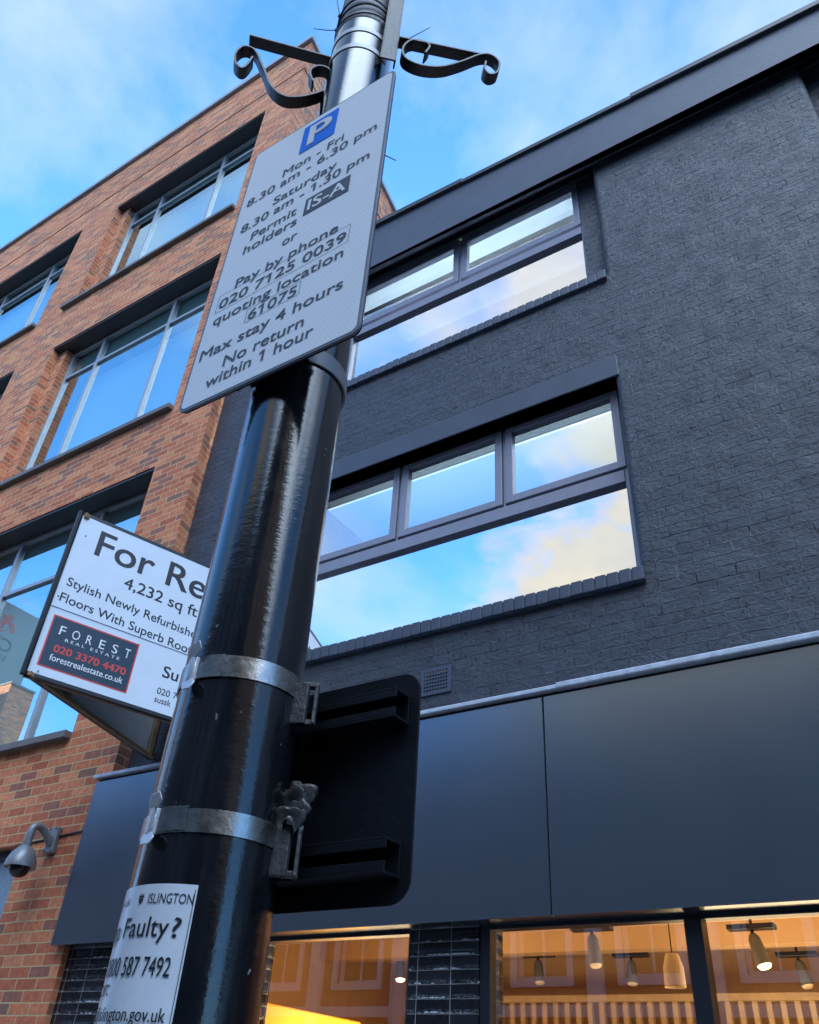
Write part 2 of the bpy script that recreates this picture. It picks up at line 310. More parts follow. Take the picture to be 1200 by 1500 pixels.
# ------------------------------------------------------------------ mesh builder
WLOC = {}
class MB:
    def __init__(s): s.v = []; s.f = []; s.uv = {}
    def quad(s, *p, uv=None):
        i = len(s.v); s.v += [tuple(q) for q in p]; s.f.append(tuple(range(i, i + len(p))))
        if uv: s.uv[len(s.f) - 1] = uv
        return s
    def box(s, x0, x1, y0, y1, z0, z1):
        i = len(s.v)
        s.v += [(x0, y0, z0), (x1, y0, z0), (x1, y1, z0), (x0, y1, z0), (x0, y0, z1), (x1, y0, z1), (x1, y1, z1), (x0, y1, z1)]
        s.f += [tuple(i + k for k in f) for f in ((3, 2, 1, 0), (4, 5, 6, 7), (0, 1, 5, 4), (1, 2, 6, 5), (2, 3, 7, 6), (3, 0, 4, 7))]
        return s
    def obox(s, c, ax, ay, az):       # oriented box: centre and three half-axis vectors
        c, ax, ay, az = map(Vector, (c, ax, ay, az)); i = len(s.v)
        for dz in (-1, 1):
            for dx, dy in ((-1, -1), (1, -1), (1, 1), (-1, 1)): s.v.append(tuple(c + ax * dx + ay * dy + az * dz))
        s.f += [tuple(i + k for k in f) for f in ((3, 2, 1, 0), (4, 5, 6, 7), (0, 1, 5, 4), (1, 2, 6, 5), (2, 3, 7, 6), (3, 0, 4, 7))]
        return s
    def prism(s, loop, vec):          # closed 3D loop extruded along vec
        vec = Vector(vec); n = len(loop); i = len(s.v)
        s.v += [tuple(p) for p in loop] + [tuple(Vector(p) + vec) for p in loop]
        s.f.append(tuple(range(i, i + n))[::-1]); s.f.append(tuple(range(i + n, i + 2 * n)))
        for k in range(n): s.f.append((i + k, i + (k + 1) % n, i + n + (k + 1) % n, i + n + k))
        return s
    def tube(s, pts, r, seg=10, caps=True):
        pts = [Vector(p) for p in pts]; n = len(pts); rs = r if isinstance(r, (list, tuple)) else [r] * n
        i0 = len(s.v); up = None
        for k, p in enumerate(pts):
            d = (pts[min(k + 1, n - 1)] - pts[max(k - 1, 0)]).normalized()
            if up is None: up = Vector((0, 0, 1)) if abs(d.z) < 0.9 else Vector((1, 0, 0))
            a = d.cross(up).normalized(); b = a.cross(d).normalized(); up = b
            for j in range(seg):
                t = 2 * math.pi * j / seg
                s.v.append(tuple(p + (a * math.cos(t) + b * math.sin(t)) * rs[k]))
        for k in range(n - 1):
            for j in range(seg):
                s.f.append((i0 + k * seg + j, i0 + k * seg + (j + 1) % seg, i0 + (k + 1) * seg + (j + 1) % seg, i0 + (k + 1) * seg + j))
        if caps:
            s.f.append(tuple(range(i0, i0 + seg))[::-1]); s.f.append(tuple(range(i0 + (n - 1) * seg, i0 + n * seg)))
        return s
    def lathe(s, c, prof, seg=32, capb=True, capt=True):   # vertical axis through c, prof [(r, z)]
        i0 = len(s.v); n = len(prof)
        for r, z in prof:
            for j in range(seg):
                t = 2 * math.pi * j / seg; s.v.append((c[0] + r * math.cos(t), c[1] + r * math.sin(t), c[2] + z))
        for k in range(n - 1):
            for j in range(seg):
                s.f.append((i0 + k * seg + j, i0 + k * seg + (j + 1) % seg, i0 + (k + 1) * seg + (j + 1) % seg, i0 + (k + 1) * seg + j))
        if capb: s.f.append(tuple(range(i0, i0 + seg))[::-1])
        if capt: s.f.append(tuple(range(i0 + (n - 1) * seg, i0 + n * seg)))
        return s
    def ribbon(s, pts, wv, th):       # flat bar following pts, width vector wv, thickness th
        pts = [Vector(p) for p in pts]; wv = Vector(wv); n = len(pts); i0 = len(s.v)
        for k, p in enumerate(pts):
            d = (pts[min(k + 1, n - 1)] - pts[max(k - 1, 0)]).normalized(); nn = d.cross(wv).normalized() * th / 2
            for q in (p - wv / 2 - nn, p + wv / 2 - nn, p + wv / 2 + nn, p - wv / 2 + nn): s.v.append(tuple(q))
        for k in range(n - 1):
            for j in range(4): s.f.append((i0 + k * 4 + j, i0 + k * 4 + (j + 1) % 4, i0 + (k + 1) * 4 + (j + 1) % 4, i0 + (k + 1) * 4 + j))
        s.f.append((i0 + 3, i0 + 2, i0 + 1, i0)); e = i0 + (n - 1) * 4; s.f.append((e, e + 1, e + 2, e + 3)); return s
    def build(s, name, m, parent=None, bevel=0.0, smooth=False, seg=2):
        me = bpy.data.meshes.new(name)
        off = WLOC.get(parent.name, Vector((0, 0, 0))) if parent else Vector((0, 0, 0))
        me.from_pydata([tuple(Vector(q) - off) for q in s.v], [], s.f); me.update()
        uvl = me.uv_layers.new(name='UVMap')
        for p in me.polygons:
            nx, ny, nz = (abs(c) for c in p.normal)
            cu = s.uv.get(p.index)
            for k, li in enumerate(p.loop_indices):
                x, y, z = s.v[me.loops[li].vertex_index]
                if cu: uvl.data[li].uv = cu[k]
                elif nz > nx and nz > ny: uvl.data[li].uv = (x, y)
                elif nx > ny: uvl.data[li].uv = (y, z)
                else: uvl.data[li].uv = (x, z)
        o = bpy.data.objects.new(name, me); COL.objects.link(o)
        if isinstance(m, (list, tuple)):
            for q in m: me.materials.append(q)
        else: me.materials.append(m)
        if parent: o.parent = parent
        WLOC[o.name] = off.copy()
        bm = bmesh.new(); bm.from_mesh(me); bmesh.ops.recalc_face_normals(bm, faces=bm.faces) if not s.uv.get('open') else None
        bm.to_mesh(me); bm.free()
        if smooth:
            for p in me.polygons: p.use_smooth = True
            me.set_sharp_from_angle(angle=R(40))
        if bevel:
            b = o.modifiers.new('bevel', 'BEVEL'); b.width = bevel; b.segments = seg; b.limit_method = 'ANGLE'; b.angle_limit = R(35)
        return o
def thing(name, label, cat, loc, group=None):
    o = bpy.data.objects.new(name, None); COL.objects.link(o); o.location = loc; o.empty_display_size = 0.1
    o['label'] = label; o['category'] = cat
    if group: o['group'] = group
    WLOC[o.name] = Vector(loc); return o
def tag(o, label, cat, group=None):
    o['label'] = label; o['category'] = cat
    if group: o['group'] = group
    return o
def structure(o): o['kind'] = 'structure'; return o

def text_geo(body, bold=0.0, spacing=1.0):
    c = bpy.data.curves.new('t', 'FONT'); c.body = body; c.offset = bold; c.space_character = spacing; c.resolution_u = 4
    o = bpy.data.objects.new('t', c); COL.objects.link(o)
    dg = bpy.context.evaluated_depsgraph_get(); me = bpy.data.meshes.new_from_object(o.evaluated_get(dg))
    vs_ = [(q.co.x, q.co.y) for q in me.vertices]; fs = [tuple(p.vertices) for p in me.polygons]
    bpy.data.objects.remove(o); bpy.data.curves.remove(c); bpy.data.meshes.remove(me)
    return vs_, fs
CAPH = max(y for x, y in text_geo('H')[0])
def put_text(mb, body, u0, u1, z, cap, fn, bold=0.0, prefix=None, slope=0.0, spacing=1.0):
    """lay a line of text from u0 to u1 (the extent of prefix, or of the whole line) with its baseline at z"""
    vs_, fs = text_geo(body, 0.0, spacing)
    ref = text_geo(prefix, 0.0, spacing)[0] if prefix else vs_
    a = min(x for x, y in ref); b = max(x for x, y in ref); sx = (u1 - u0) / (b - a); sz = cap / CAPH
    o = Vector(fn(u0, z)); du = Vector(fn(u0 + .001, z)) - o; dz = Vector(fn(u0, z + .001)) - o; nn = du.cross(dz).normalized()
    k = bold * .72; reps = [(0, 0)] if not bold else [(0, 0), (-k, -k * .6), (k, -k * .6), (k, k * .6), (-k, k * .6)]
    for r, (dx_, dy_) in enumerate(reps):
        i = len(mb.v); e = nn * (r * (.00004 if cap < .04 else .0002))
        for x, y in vs_: mb.v.append(tuple(Vector(fn(u0 + (x + dx_ - a) * sx, z + (y + dy_) * sz + slope * (x - a) * sx)) + e))
        mb.f += [tuple(i + q for q in f) for f in fs]
        if spacing == 1.0:                     # give the plain 1 of the font its flag
            for ci, ch in enumerate(body):
                if ch != '1': continue
                xr = max(x for x, y in text_geo(body[:ci + 1])[0]); one = text_geo('1')[0]; wd = max(x for x, y in one) - min(x for x, y in one); xl = xr - wd + .01
                i = len(mb.v)
                for x, y in ((xl, CAPH * 1.0), (xl, CAPH * .84), (xl - .17, CAPH * .70), (xl - .17, CAPH * .83)): mb.v.append(tuple(Vector(fn(u0 + (x + dx_ - a) * sx, z + (y + dy_) * sz + slope * (x - a) * sx)) + e))
                mb.f.append((i, i + 1, i + 2, i + 3))

def line(parent, m, *a, **k):
    q = MB(); put_text(q, *a, **k); return q.build('lettering', m, parent)

def rrect(x0, x1, z0, z1, r, seg=6):
    out = []
    for cx, cz, a0 in ((x1 - r, z0 + r, -90), (x1 - r, z1 - r, 0), (x0 + r, z1 - r, 90), (x0 + r, z0 + r, 180)):
        for k in range(seg + 1):
            t = R(a0 + 90 * k / seg); out.append((cx + r * math.cos(t), cz + r * math.sin(t)))
    return out
def grid_wall(mb, x0, x1, z0, z1, y, openings):
    xs = sorted({x0, x1, *[v for o in openings for v in o[:2]]}); zs = sorted({z0, z1, *[v for o in openings for v in o[2:4]]})
    for i in range(len(xs) - 1):
        for j in range(len(zs) - 1):
            cx, cz = (xs[i] + xs[i + 1]) / 2, (zs[j] + zs[j + 1]) / 2
            if any(o[0] < cx < o[1] and o[2] < cz < o[3] for o in openings): continue
            mb.quad((xs[i], y, zs[j]), (xs[i + 1], y, zs[j]), (xs[i + 1], y, zs[j + 1]), (xs[i], y, zs[j + 1]))
def reveal(mb, x0, x1, z0, z1, ya, yb, sides='lrtb'):
    if 'l' in sides: mb.quad((x0, ya, z0), (x0, yb, z0), (x0, yb, z1), (x0, ya, z1))
    if 'r' in sides: mb.quad((x1, yb, z0), (x1, ya, z0), (x1, ya, z1), (x1, yb, z1))
    if 't' in sides: mb.quad((x0, ya, z1), (x0, yb, z1), (x1, yb, z1), (x1, ya, z1))
    if 'b' in sides: mb.quad((x0, yb, z0), (x0, ya, z0), (x1, ya, z0), (x1, yb, z0))

# ------------------------------------------------------------------ ground
structure(MB().quad((-300, -300, GZ - .13), (300, -300, GZ - .13), (300, 300, GZ - .13), (-300, 300, GZ - .13)).build('road', M['asphalt']))
structure(MB().box(-60, 60, -0.05, 14, GZ - .12, GZ).build('pavement', M['paving']))
structure(MB().box(-60, 60, -0.20, -0.052, GZ - .12, GZ + .003).build('kerb', M['kerb'], bevel=0.015))
structure(MB().box(-60, 60, -9.0, -7.0, GZ - .12, GZ).build('far_pavement', M['paving']))

# ------------------------------------------------------------------ red brick office building
RY = 4.17; RX1 = -5.54; RX0 = -60.0; RTOP = 14.45
rb = thing('office_building', 'red brick office building with wide recessed windows and flat roof, left of the black shop', 'building', (-14.5, 8.0, GZ))
BAY = 4.39; RW0, RW1 = -9.66, -6.21
rows = [(10.25, 12.88, 12.44), (6.38, 9.20, 8.63), (2.53, 5.50, 4.69)]
ops = []
for k in range(4):
    for zs_, zh, zt in rows: ops.append((RW0 - BAY * k, RW1 - BAY * k, zs_, zh))
LOWW = (-9.3, -6.39, 0.96, 1.63); ops.append(LOWW)
ZG0, ZG1 = 13.52, 13.57       # recessed course under the parapet
wm = MB()
grid_wall(wm, RX0, RX1, GZ, ZG0, RY, ops)
wm.quad((RX0, RY + .05, ZG0), (RX1 - .0, RY + .05, ZG0), (RX1, RY + .05, ZG1), (RX0, RY + .05, ZG1))
wm.quad((RX0, RY, ZG0), (RX1, RY, ZG0), (RX1, RY + .05, ZG0), (RX0, RY + .05, ZG0))
wm.quad((RX0, RY + .05, ZG1), (RX1, RY + .05, ZG1), (RX1, RY, ZG1), (RX0, RY, ZG1))
wm.quad((RX0, RY, ZG1), (RX1, RY, ZG1), (RX1, RY, RTOP), (RX0, RY, RTOP))
for x0, x1, z0, z1 in ops[:-1]:
    reveal(wm, x0, x1, z0, z1, RY, 4.295, 'lr')
    for a, b in ((x0, x0 + .19), (x1 - .19, x1)): wm.quad((a, 4.295, z0), (b, 4.295, z0), (b, 4.295, z1), (a, 4.295, z1))
    reveal(wm, x0 + .19, x1 - .19, z0, z1, 4.295, 4.47, 'lr')
    wm.quad((x0, RY, z1), (x1, RY, z1), (x1, 4.5, z1), (x0, 4.5, z1))
    wm.quad((x0, RY, z0), (x1, RY, z0), (x1, 4.5, z0), (x0, 4.5, z0))
reveal(wm, *LOWW, RY, 4.35)
dx = -.165
wm.quad((RX1, RY, GZ), (RX1 + dx * 12, RY + 12, GZ), (RX1 + dx * 12, RY + 12, ZG0), (RX1, RY, ZG0))
wm.quad((RX1 - .05, RY + .05, ZG0), (RX1 - .05 + dx * 12, RY + 12, ZG0), (RX1 - .05 + dx * 12, RY + 12, ZG1), (RX1 - .05, RY + .05, ZG1))
wm.quad((RX1, RY, ZG1), (RX1 + dx * 12, RY + 12, ZG1), (RX1 + dx * 12, RY + 12, RTOP), (RX1, RY, RTOP))
wm.quad((RX0, RY, GZ), (RX0, RY + 12, GZ), (RX0, RY + 12, RTOP), (RX0, RY, RTOP))
wm.quad((RX0, RY + 12, GZ), (RX1 + dx * 12, RY + 12, GZ), (RX1 + dx * 12, RY + 12, RTOP), (RX0, RY + 12, RTOP))
wm.quad((RX0, RY, RTOP), (RX1, RY, RTOP), (RX1 + dx * 12, RY + 12, RTOP), (RX0, RY + 12, RTOP))
wm.build('wall', M['red'], rb)
cp = MB()
cp.prism([(RX0, RY - .06, RTOP + .004), (RX1 + .06, RY - .06, RTOP + .004), (RX1 + .06 + dx * 12, RY + 12.05, RTOP + .004), (RX0, RY + 12.05, RTOP + .004)], (0, 0, .11))
cp.build('coping', M['coplt'], rb, bevel=.01)
MB().box(RX0 + .1, RX1 - 2.6, 5.6, 5.7, GZ, RTOP - .1).build('interior_wall', M['room'], rb)
for k in range(4):
    for r_, (zs_, zh, zt) in enumerate(rows):
        x0, x1 = RW0 - BAY * k + .19, RW1 - BAY * k - .19
        xm = [x0, x0 + .73, x0 + 2.20, x1]
        fm = MB(); y0, y1 = 4.405, 4.46; zb = zs_ + .012; ztp = zh - .036
        for i, x in enumerate(xm):
            a, b = ((x, x + .055) if i == 0 else (x - .055, x) if i == 3 else (x - .0275, x + .0275))
            fm.box(a, b, y0, y1, zb, ztp)
        for i in range(3):
            a = xm[i] + (.055 if i == 0 else .0275); b = xm[i + 1] - (.055 if i == 2 else .0275)
            for za, zc in ((zb, zb + .045), (zt - .025, zt + .025), (ztp - .045, ztp)): fm.box(a, b, y0 + .003, y1 - .003, za, zc)
        wn = fm.build('window', M['alu'], rb, bevel=.004)
        for i in range(3):
            a = xm[i] + (.055 if i == 0 else .0275); b = xm[i + 1] - (.055 if i == 2 else .0275)
            for za, zc in ((zb + .045, zt - .025), (zt + .025, ztp - .045)):
                MB().quad((a, 4.44, za), (b, 4.44, za), (b, 4.44, zc), (a, 4.44, zc)).build('pane', M['pane_red'], wn)
        MB().box(x0 + .30, x1 + .2, 4.60, 4.61, zs_ - .15, zt - .04).build('blind', M['blind'], wn)
        MB().box(x0 + .02, x1 + .1, 4.50, 4.505, zt + .03, zh - .05).build('blind', M['pale_sheet'], wn)  # added pale sheet; lightens the panes above the transom
        MB().box(x0 - .19 - (.25 if r_ == 0 else .0), x1 + .185, 4.10, 4.46, zs_ - .055, zs_ + .008).build('sill', M['sillm'], wn, bevel=.004)
        MB().box(x0 - .186, x1 + .186, RY + .012, 4.40, zh - .034, zh - .004).build('soffit', M['soffit'], wn, bevel=.003)
x0, x1, z0, z1 = LOWW
fm = MB(); fm.box(x0, x1, 4.26, 4.32, z1 - .07, z1); fm.box(x0, x1, 4.26, 4.32, z0, z0 + .06)
fm.box(x1 - .05, x1, 4.263, 4.317, z0 + .06, z1 - .07); fm.box(x0, x0 + .05, 4.263, 4.317, z0 + .06, z1 - .07)
wn = fm.build('window', M['soffit'], rb); wn['label'] = 'low dark framed window under the camera'
MB().quad((x0 + .05, 4.29, z0 + .06), (x1 - .05, 4.29, z0 + .06), (x1 - .05, 4.29, z1 - .07), (x0 + .05, 4.29, z1 - .07)).build('pane', M['frost'], wn)
MB().box(x0, x1, 4.40, 4.41, z0 - .3, z1).build('blind', M['blind'], wn)

# ------------------------------------------------------------------ black painted building with the shop
BY = 4.30; BX0, BX1 = RX1 + .003, 30.0
bb = thing('shop_building', 'black painted brick building with mirrored windows above a dark shop front', 'building', (0, 8.0, GZ))
LW = (-4.165, -1.232, 2.80, 4.492)      # first-floor window opening
UW = (-4.03, -1.205, 5.64, 7.44)      # top-floor recess
UR = (0.60, 3.30, 5.64, 7.44)         # next recess along
BR = .05                               # bullnose radius
wm = MB()
def shop_top(x): return 7.98 - (x + 3.3) * .0432
o2 = [(LW[0], LW[1] + BR, LW[2], LW[3]), (UW[0], UW[1] + BR, UW[2], UW[3]), (UR[0] - BR, UR[1], UR[2], UR[3]), (-2.768, -2.542, 2.266, 2.448)]
grid_wall(wm, BX0, BX1, .95, 7.60, BY, o2)
def bull(xe, z0, z1, sgn, depth):     # rounded brick arris at xe, the opening on the side sgn
    pts = []
    for k in range(7):
        t = math.pi / 2 * k / 6
        pts.append((xe - sgn * (BR - BR * math.sin(t)), BY + BR - BR * math.cos(t), xe - sgn * BR + sgn * BR * t))
    pts.append((xe, BY + depth, pts[-1][2] + sgn * (depth - BR)))
    for (xa, ya, ua), (xb, yb, ub) in zip(pts, pts[1:]):
        wm.quad((xa, ya, z0), (xb, yb, z0), (xb, yb, z1), (xa, ya, z1), uv=[(ua, z0), (ub, z0), (ub, z1), (ua, z1)])
bull(LW[1], LW[2], LW[3], -1, .22); bull(UW[1], UW[2], UW[3], -1, .12); bull(UR[0], UR[2], UR[3], 1, .12)
reveal(wm, LW[0], LW[1], LW[2], LW[3], BY, BY + .25, 'ltb'); reveal(wm, UW[0], UW[1] + BR, UW[2], UW[3], BY, BY + .12, 'ltb')
reveal(wm, UR[0] - BR, UR[1], UR[2], UR[3], BY, BY + .12, 'rtb')
UF = (-3.968, -1.387, 5.70, 7.358)    # upper window frame
grid_wall(wm, UW[0], UW[1], UW[2], UW[3], BY + .12, [UF]); reveal(wm, *UF, BY + .12, BY + .3)
wm.quad((UR[0], BY + .12, UR[2]), (UR[1], BY + .12, UR[2]), (UR[1], BY + .12, UR[3]), (UR[0], BY + .12, UR[3]))
wm.quad((BX1, BY, GZ), (BX1, 13, GZ), (BX1, 13, 7.58), (BX1, BY, 7.58)); wm.quad((BX0, 13, GZ), (BX1, 13, GZ), (BX1, 13, 7.58), (BX0, 13, 7.58))
wm.quad((BX0, BY + .1, 7.3), (BX1, BY + .1, 7.3), (BX1, 13, 7.58), (BX0, 13, 7.58))
wm.build('wall', M['black'], bb, smooth=True)
pb = MB(); zt0, zt1 = shop_top(BX0) - .075, shop_top(BX1) - .075
pb.prism([(BX0, BY - .085, 7.245), (BX1, BY - .085, 7.245), (BX1, BY - .085, zt1), (BX0, BY - .085, zt0)], (0, .083, 0))
pb.build('parapet_band', M['band'], bb, bevel=.006)
joints = [BX0, -4.4, -2.52, -.72, 1.1, 2.9, 4.7, 6.8, 9.0, 14.0, 20.0, BX1]
for i, (a, b) in enumerate(zip(joints, joints[1:])):
    d = .006 * (i % 2); za, zb_ = shop_top(a), shop_top(b); q = .006 if i % 2 else 0.0
    MB().prism([(a, BY - .12 - d, za - .070 + q), (b, BY - .12 - d, zb_ - .070 + q), (b, BY - .12 - d, zb_ + d * 1.4 - .01 * (i % 2 == 0)), (a, BY - .12 - d, za + d * 1.4 - .01 * (i % 2 == 0))], (0, .5, 0)).build('coping', M['coping'], bb, bevel=.006)
MB().box(-4.30, -1.195, BY - .005, BY + .150, 4.492, 4.705).build('lintel', M['band'], bb, bevel=.008)

def framed(mb, x0, x1, z0, z1, y0, y1, wl, wr, wb, wt):
    mb.box(x0, x0 + wl, y0, y1, z0, z1); mb.box(x1 - wr, x1, y0, y1, z0, z1)
    mb.box(x0 + wl, x1 - wr, y0 + .001, y1 - .001, z0, z0 + wb); mb.box(x0 + wl, x1 - wr, y0 + .001, y1 - .001, z1 - wt, z1)
def pane(mb_parent, x0, x1, z0, z1, y, m): MB().quad((x0, y, z0), (x1, y, z0), (x1, y, z1), (x0, y, z1)).build('pane', m, mb_parent)
def sill_bricks(x0, x1, z0, z1, y0, y1, parent):
    s = MB(); n = max(1, round((x1 - x0) / .080)); p = (x1 - x0) / n
    for i in range(n):
        a = x0 + i * p + .004; j = random.uniform(-.003, .003)
        s.box(a, a + p - .008, y0 + j, y1, z0 + random.uniform(-.002, .002), z1 + random.uniform(-.002, .002))
    s.box(x0 + .003, x1 - .003, y0 + .007, y1 - .003, z0 + .005, z1 - .005)
    s.build('sill', M['band'], parent, bevel=.006)
# first-floor window: three casements over one fixed mirrored light
f = MB(); yF = 4.455
framed(f, LW[0] + .003, -1.258, 2.83, 4.498, yF, yF + .07, .035, .032, .03, .03)
f.box(LW[0] + .038, -1.290, yF - .012, yF + .06, 3.630, 3.735)
for x in (-3.174, -2.2125): f.box(x - .0085, x + .0085, yF - .004, yF + .068, 3.736, 4.467)
wn = f.build('window', M['frame'], bb, bevel=.004); wn['label'] = 'lower window of three casements over one long mirrored light'
for a, b in ((-4.126, -3.182), (-3.166, -2.222), (-2.203, -1.262)):
    s = MB(); framed(s, a + .006, b - .006, 3.755, 4.495, yF - .018, yF + .045, .06, .06, .063, .05); s.build('sash', M['frame'], wn, bevel=.004)
    pane(wn, a + .066, b - .066, 3.818, 4.445, yF + .012, M['pane_casement'])
pane(wn, LW[0] + .038, -1.290, 2.86, 3.630, yF + .03, M['pane_mirror'])
sill_bricks(-4.2, -1.19, 2.715, 2.812, 4.255, 4.45, wn)
# top-floor window: two casements over one fixed mirrored light
f = MB(); yF = 4.45
framed(f, *UF, yF, yF + .07, .035, .020, .03, .05)
f.box(UF[0] + .035, -1.407, yF - .012, yF + .06, 6.530, 6.625)
f.box(-2.673, -2.652, yF - .004, yF + .068, 6.626, 7.30)
wn = f.build('window', M['frame'], bb, bevel=.004); wn['label'] = 'top window of two casements with lowered blinds under the parapet'
for a, b in ((-3.932, -2.674), (-2.651, -1.393)):
    s = MB(); framed(s, a + .006, b - .006, 6.660, 7.302, yF - .018, yF + .045, .06, .06, .08, .092); s.build('sash', M['frame'], wn, bevel=.004)
    pane(wn, a + .066, b - .066, 6.740, 7.210, yF + .012, M['pane_top'])
    MB().box(a + .03, b - .03, 4.52, 4.522, 6.985, 7.35).build('blind', M['blind_lit'], wn)
pane(wn, UF[0] + .035, -1.407, 5.73, 6.530, yF + .03, M['pane_mirror'])
tl_ = thing('strip_light', 'white strip light behind the lowered blinds of the top window', 'light', (-2.6, 5.4, 7.4))
MB().box(-4.0, -1.2, 5.385, 5.415, 7.395, 7.42).build('diffuser', M['tube'], tl_)
MB().box(-4.0, -1.2, 5.375, 5.425, 7.421, 7.455).build('housing', M['ceilw'], tl_)
l = bpy.data.lights.new('strip_lamp', 'AREA'); l.shape = 'RECTANGLE'; l.size = 2.6; l.size_y = .3; l.energy = 34; l.color = (.74, .88, 1.0)
lo = bpy.data.objects.new('strip_lamp', l); COL.objects.link(lo); lo.location = (-2.6, 5.35, 7.33); lo.rotation_euler = (R(-70), 0, 0)
sill_bricks(-3.97, -1.185, 5.575, 5.668, 4.262, 4.45, wn)
# rooms behind the upper windows
rm = MB(); rm.box(-5.4, 1, 9.0, 9.1, 2.5, 8); rm.box(-5.4, 1, 4.62, 9.1, 2.45, 2.5); rm.build('interior_wall', M['room'], bb)
rm = MB(); rm.box(-5.4, 1, 4.62, 9.0, 5.9, 5.95); rm.box(-5.4, 1, 4.62, 9.0, 7.46, 7.50); rm.build('ceiling', M['ceilw'], bb)
# airbrick with real holes
s = MB(); ax0, ax1, az0, az1 = -2.772, -2.538, 2.262, 2.452
nx, nz = 9, 6; ix0, ix1, iz0, iz1 = ax0 + .024, ax1 - .024, az0 + .020, az1 - .020
hw = (ix1 - ix0) / (nx * 1.55); hh = (iz1 - iz0) / (nz * 1.75)
xs = [ax0]; 
for i in range(nx):
    c = ix0 + (ix1 - ix0) * (i + .5) / nx; xs += [c - hw / 2, c + hw / 2]
xs.append(ax1); zs = [az0]
for j in range(nz):
    c = iz0 + (iz1 - iz0) * (j + .5) / nz; zs += [c - hh / 2, c + hh / 2]
zs.append(az1)
for i in range(0, len(xs) - 1, 2): s.box(xs[i], xs[i + 1], BY - .010, BY - .001, az0, az1)
for j in range(0, len(zs) - 1, 2):
    for i in range(1, len(xs) - 1, 2): s.box(xs[i], xs[i + 1], BY - .0098, BY - .0012, zs[j], zs[j + 1])
vg = s.build('air_vent', M['band'], bb)
MB().box(ax0 - .02, ax1 + .02, BY + .10, BY + .11, az0 - .02, az1 + .02).box(ax0 + .003, ax1 - .003, BY + .004, BY + .099, az0 - .01, az0 + .002).build('vent_backing', M['dark'], vg)
# fascia panels, flashing
for a, b in ((-5.607, -1.8185), (-1.8115, 29.9)): MB().box(a, b, 4.10, 4.29, .862, 2.008).build('fascia_panel', M['fascia'], bb, bevel=.004)
MB().box(-5.60, 29.9, 4.125, 4.29, 2.009, 2.028).build('fascia_gap', M['dark'], bb)
fl = MB(); fl.box(-5.63, -1.70, 4.075, 4.297, 2.029, 2.058); fl.build('flashing', M['flash'], bb, bevel=.006)
fl = MB(); fl.box(-1.72, 29.9, 4.066, 4.2965, 2.026, 2.064); fl.build('flashing', M['flash'], bb, bevel=.008)
# shop front
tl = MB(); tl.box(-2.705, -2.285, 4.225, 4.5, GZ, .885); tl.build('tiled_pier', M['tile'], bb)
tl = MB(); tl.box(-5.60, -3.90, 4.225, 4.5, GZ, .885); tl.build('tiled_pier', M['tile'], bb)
MB().box(-5.6, 29.9, 4.14, 4.50, .886, .95).build('shop_soffit', M['shopframe'], bb)
for x0, x1, ms in ((-3.90, -2.705, []), (-2.285, 6.0, [-1.168, .0, 1.2, 2.4, 3.6, 4.8])):
    f = MB(); framed(f, x0, x1, GZ + .3, .885, 4.235, 4.31, .06, .018 if x1 < 0 else .06, .1, .045)
    for x in ms: f.box(x - .04, x + .04, 4.215, 4.312, GZ + .4, .84)
    wn = f.build('shop_window', M['shopframe'], bb, bevel=.004)
    e = [x0 + .06] + [v for x in ms for v in (x - .04, x + .04)] + [x1 - (.018 if x1 < 0 else .06)]
    for a, b in zip(e[::2], e[1::2]): pane(wn, a, b, GZ + .4, .84, 4.27, M['pane_shop'])
MB().box(-5.6, 6.0, 4.24, 4.5, GZ, GZ + .299).build('stall_riser', M['dark'], bb)
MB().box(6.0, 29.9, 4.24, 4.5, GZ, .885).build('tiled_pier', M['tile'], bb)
# shop room
SH = dict(x0=-5.5, x1=6.0, y1=8.3, zc=1.36)
MB().box(SH['x0'], SH['x1'], 4.52, SH['y1'], SH['zc'], SH['zc'] + .05).build('shop_ceiling', M['shopc'], bb)
rm = MB(); rm.box(SH['x0'], SH['x1'], SH['y1'], SH['y1'] + .05, GZ, 1.45); rm.box(SH['x0'] - .05, SH['x0'], 4.5, SH['y1'], GZ, 1.45); rm.box(SH['x1'], SH['x1'] + .05, 4.5, SH['y1'], GZ, 1.45)
rm.build('shop_wall', M['shopw'], bb)
MB().box(SH['x0'], SH['x1'], 4.5, SH['y1'], GZ + .002, GZ + .02).build('shop_floor', M['wood'], bb)
MB().box(SH['x0'], SH['x1'], 4.5, 4.52, .951, 1.5).build('shop_bulkhead', M['shopc'], bb)
MB().box(SH['x0'], SH['x1'], 7.0, 7.16, 1.20, 1.359).build('ceiling_beam', M['shopw'], bb)

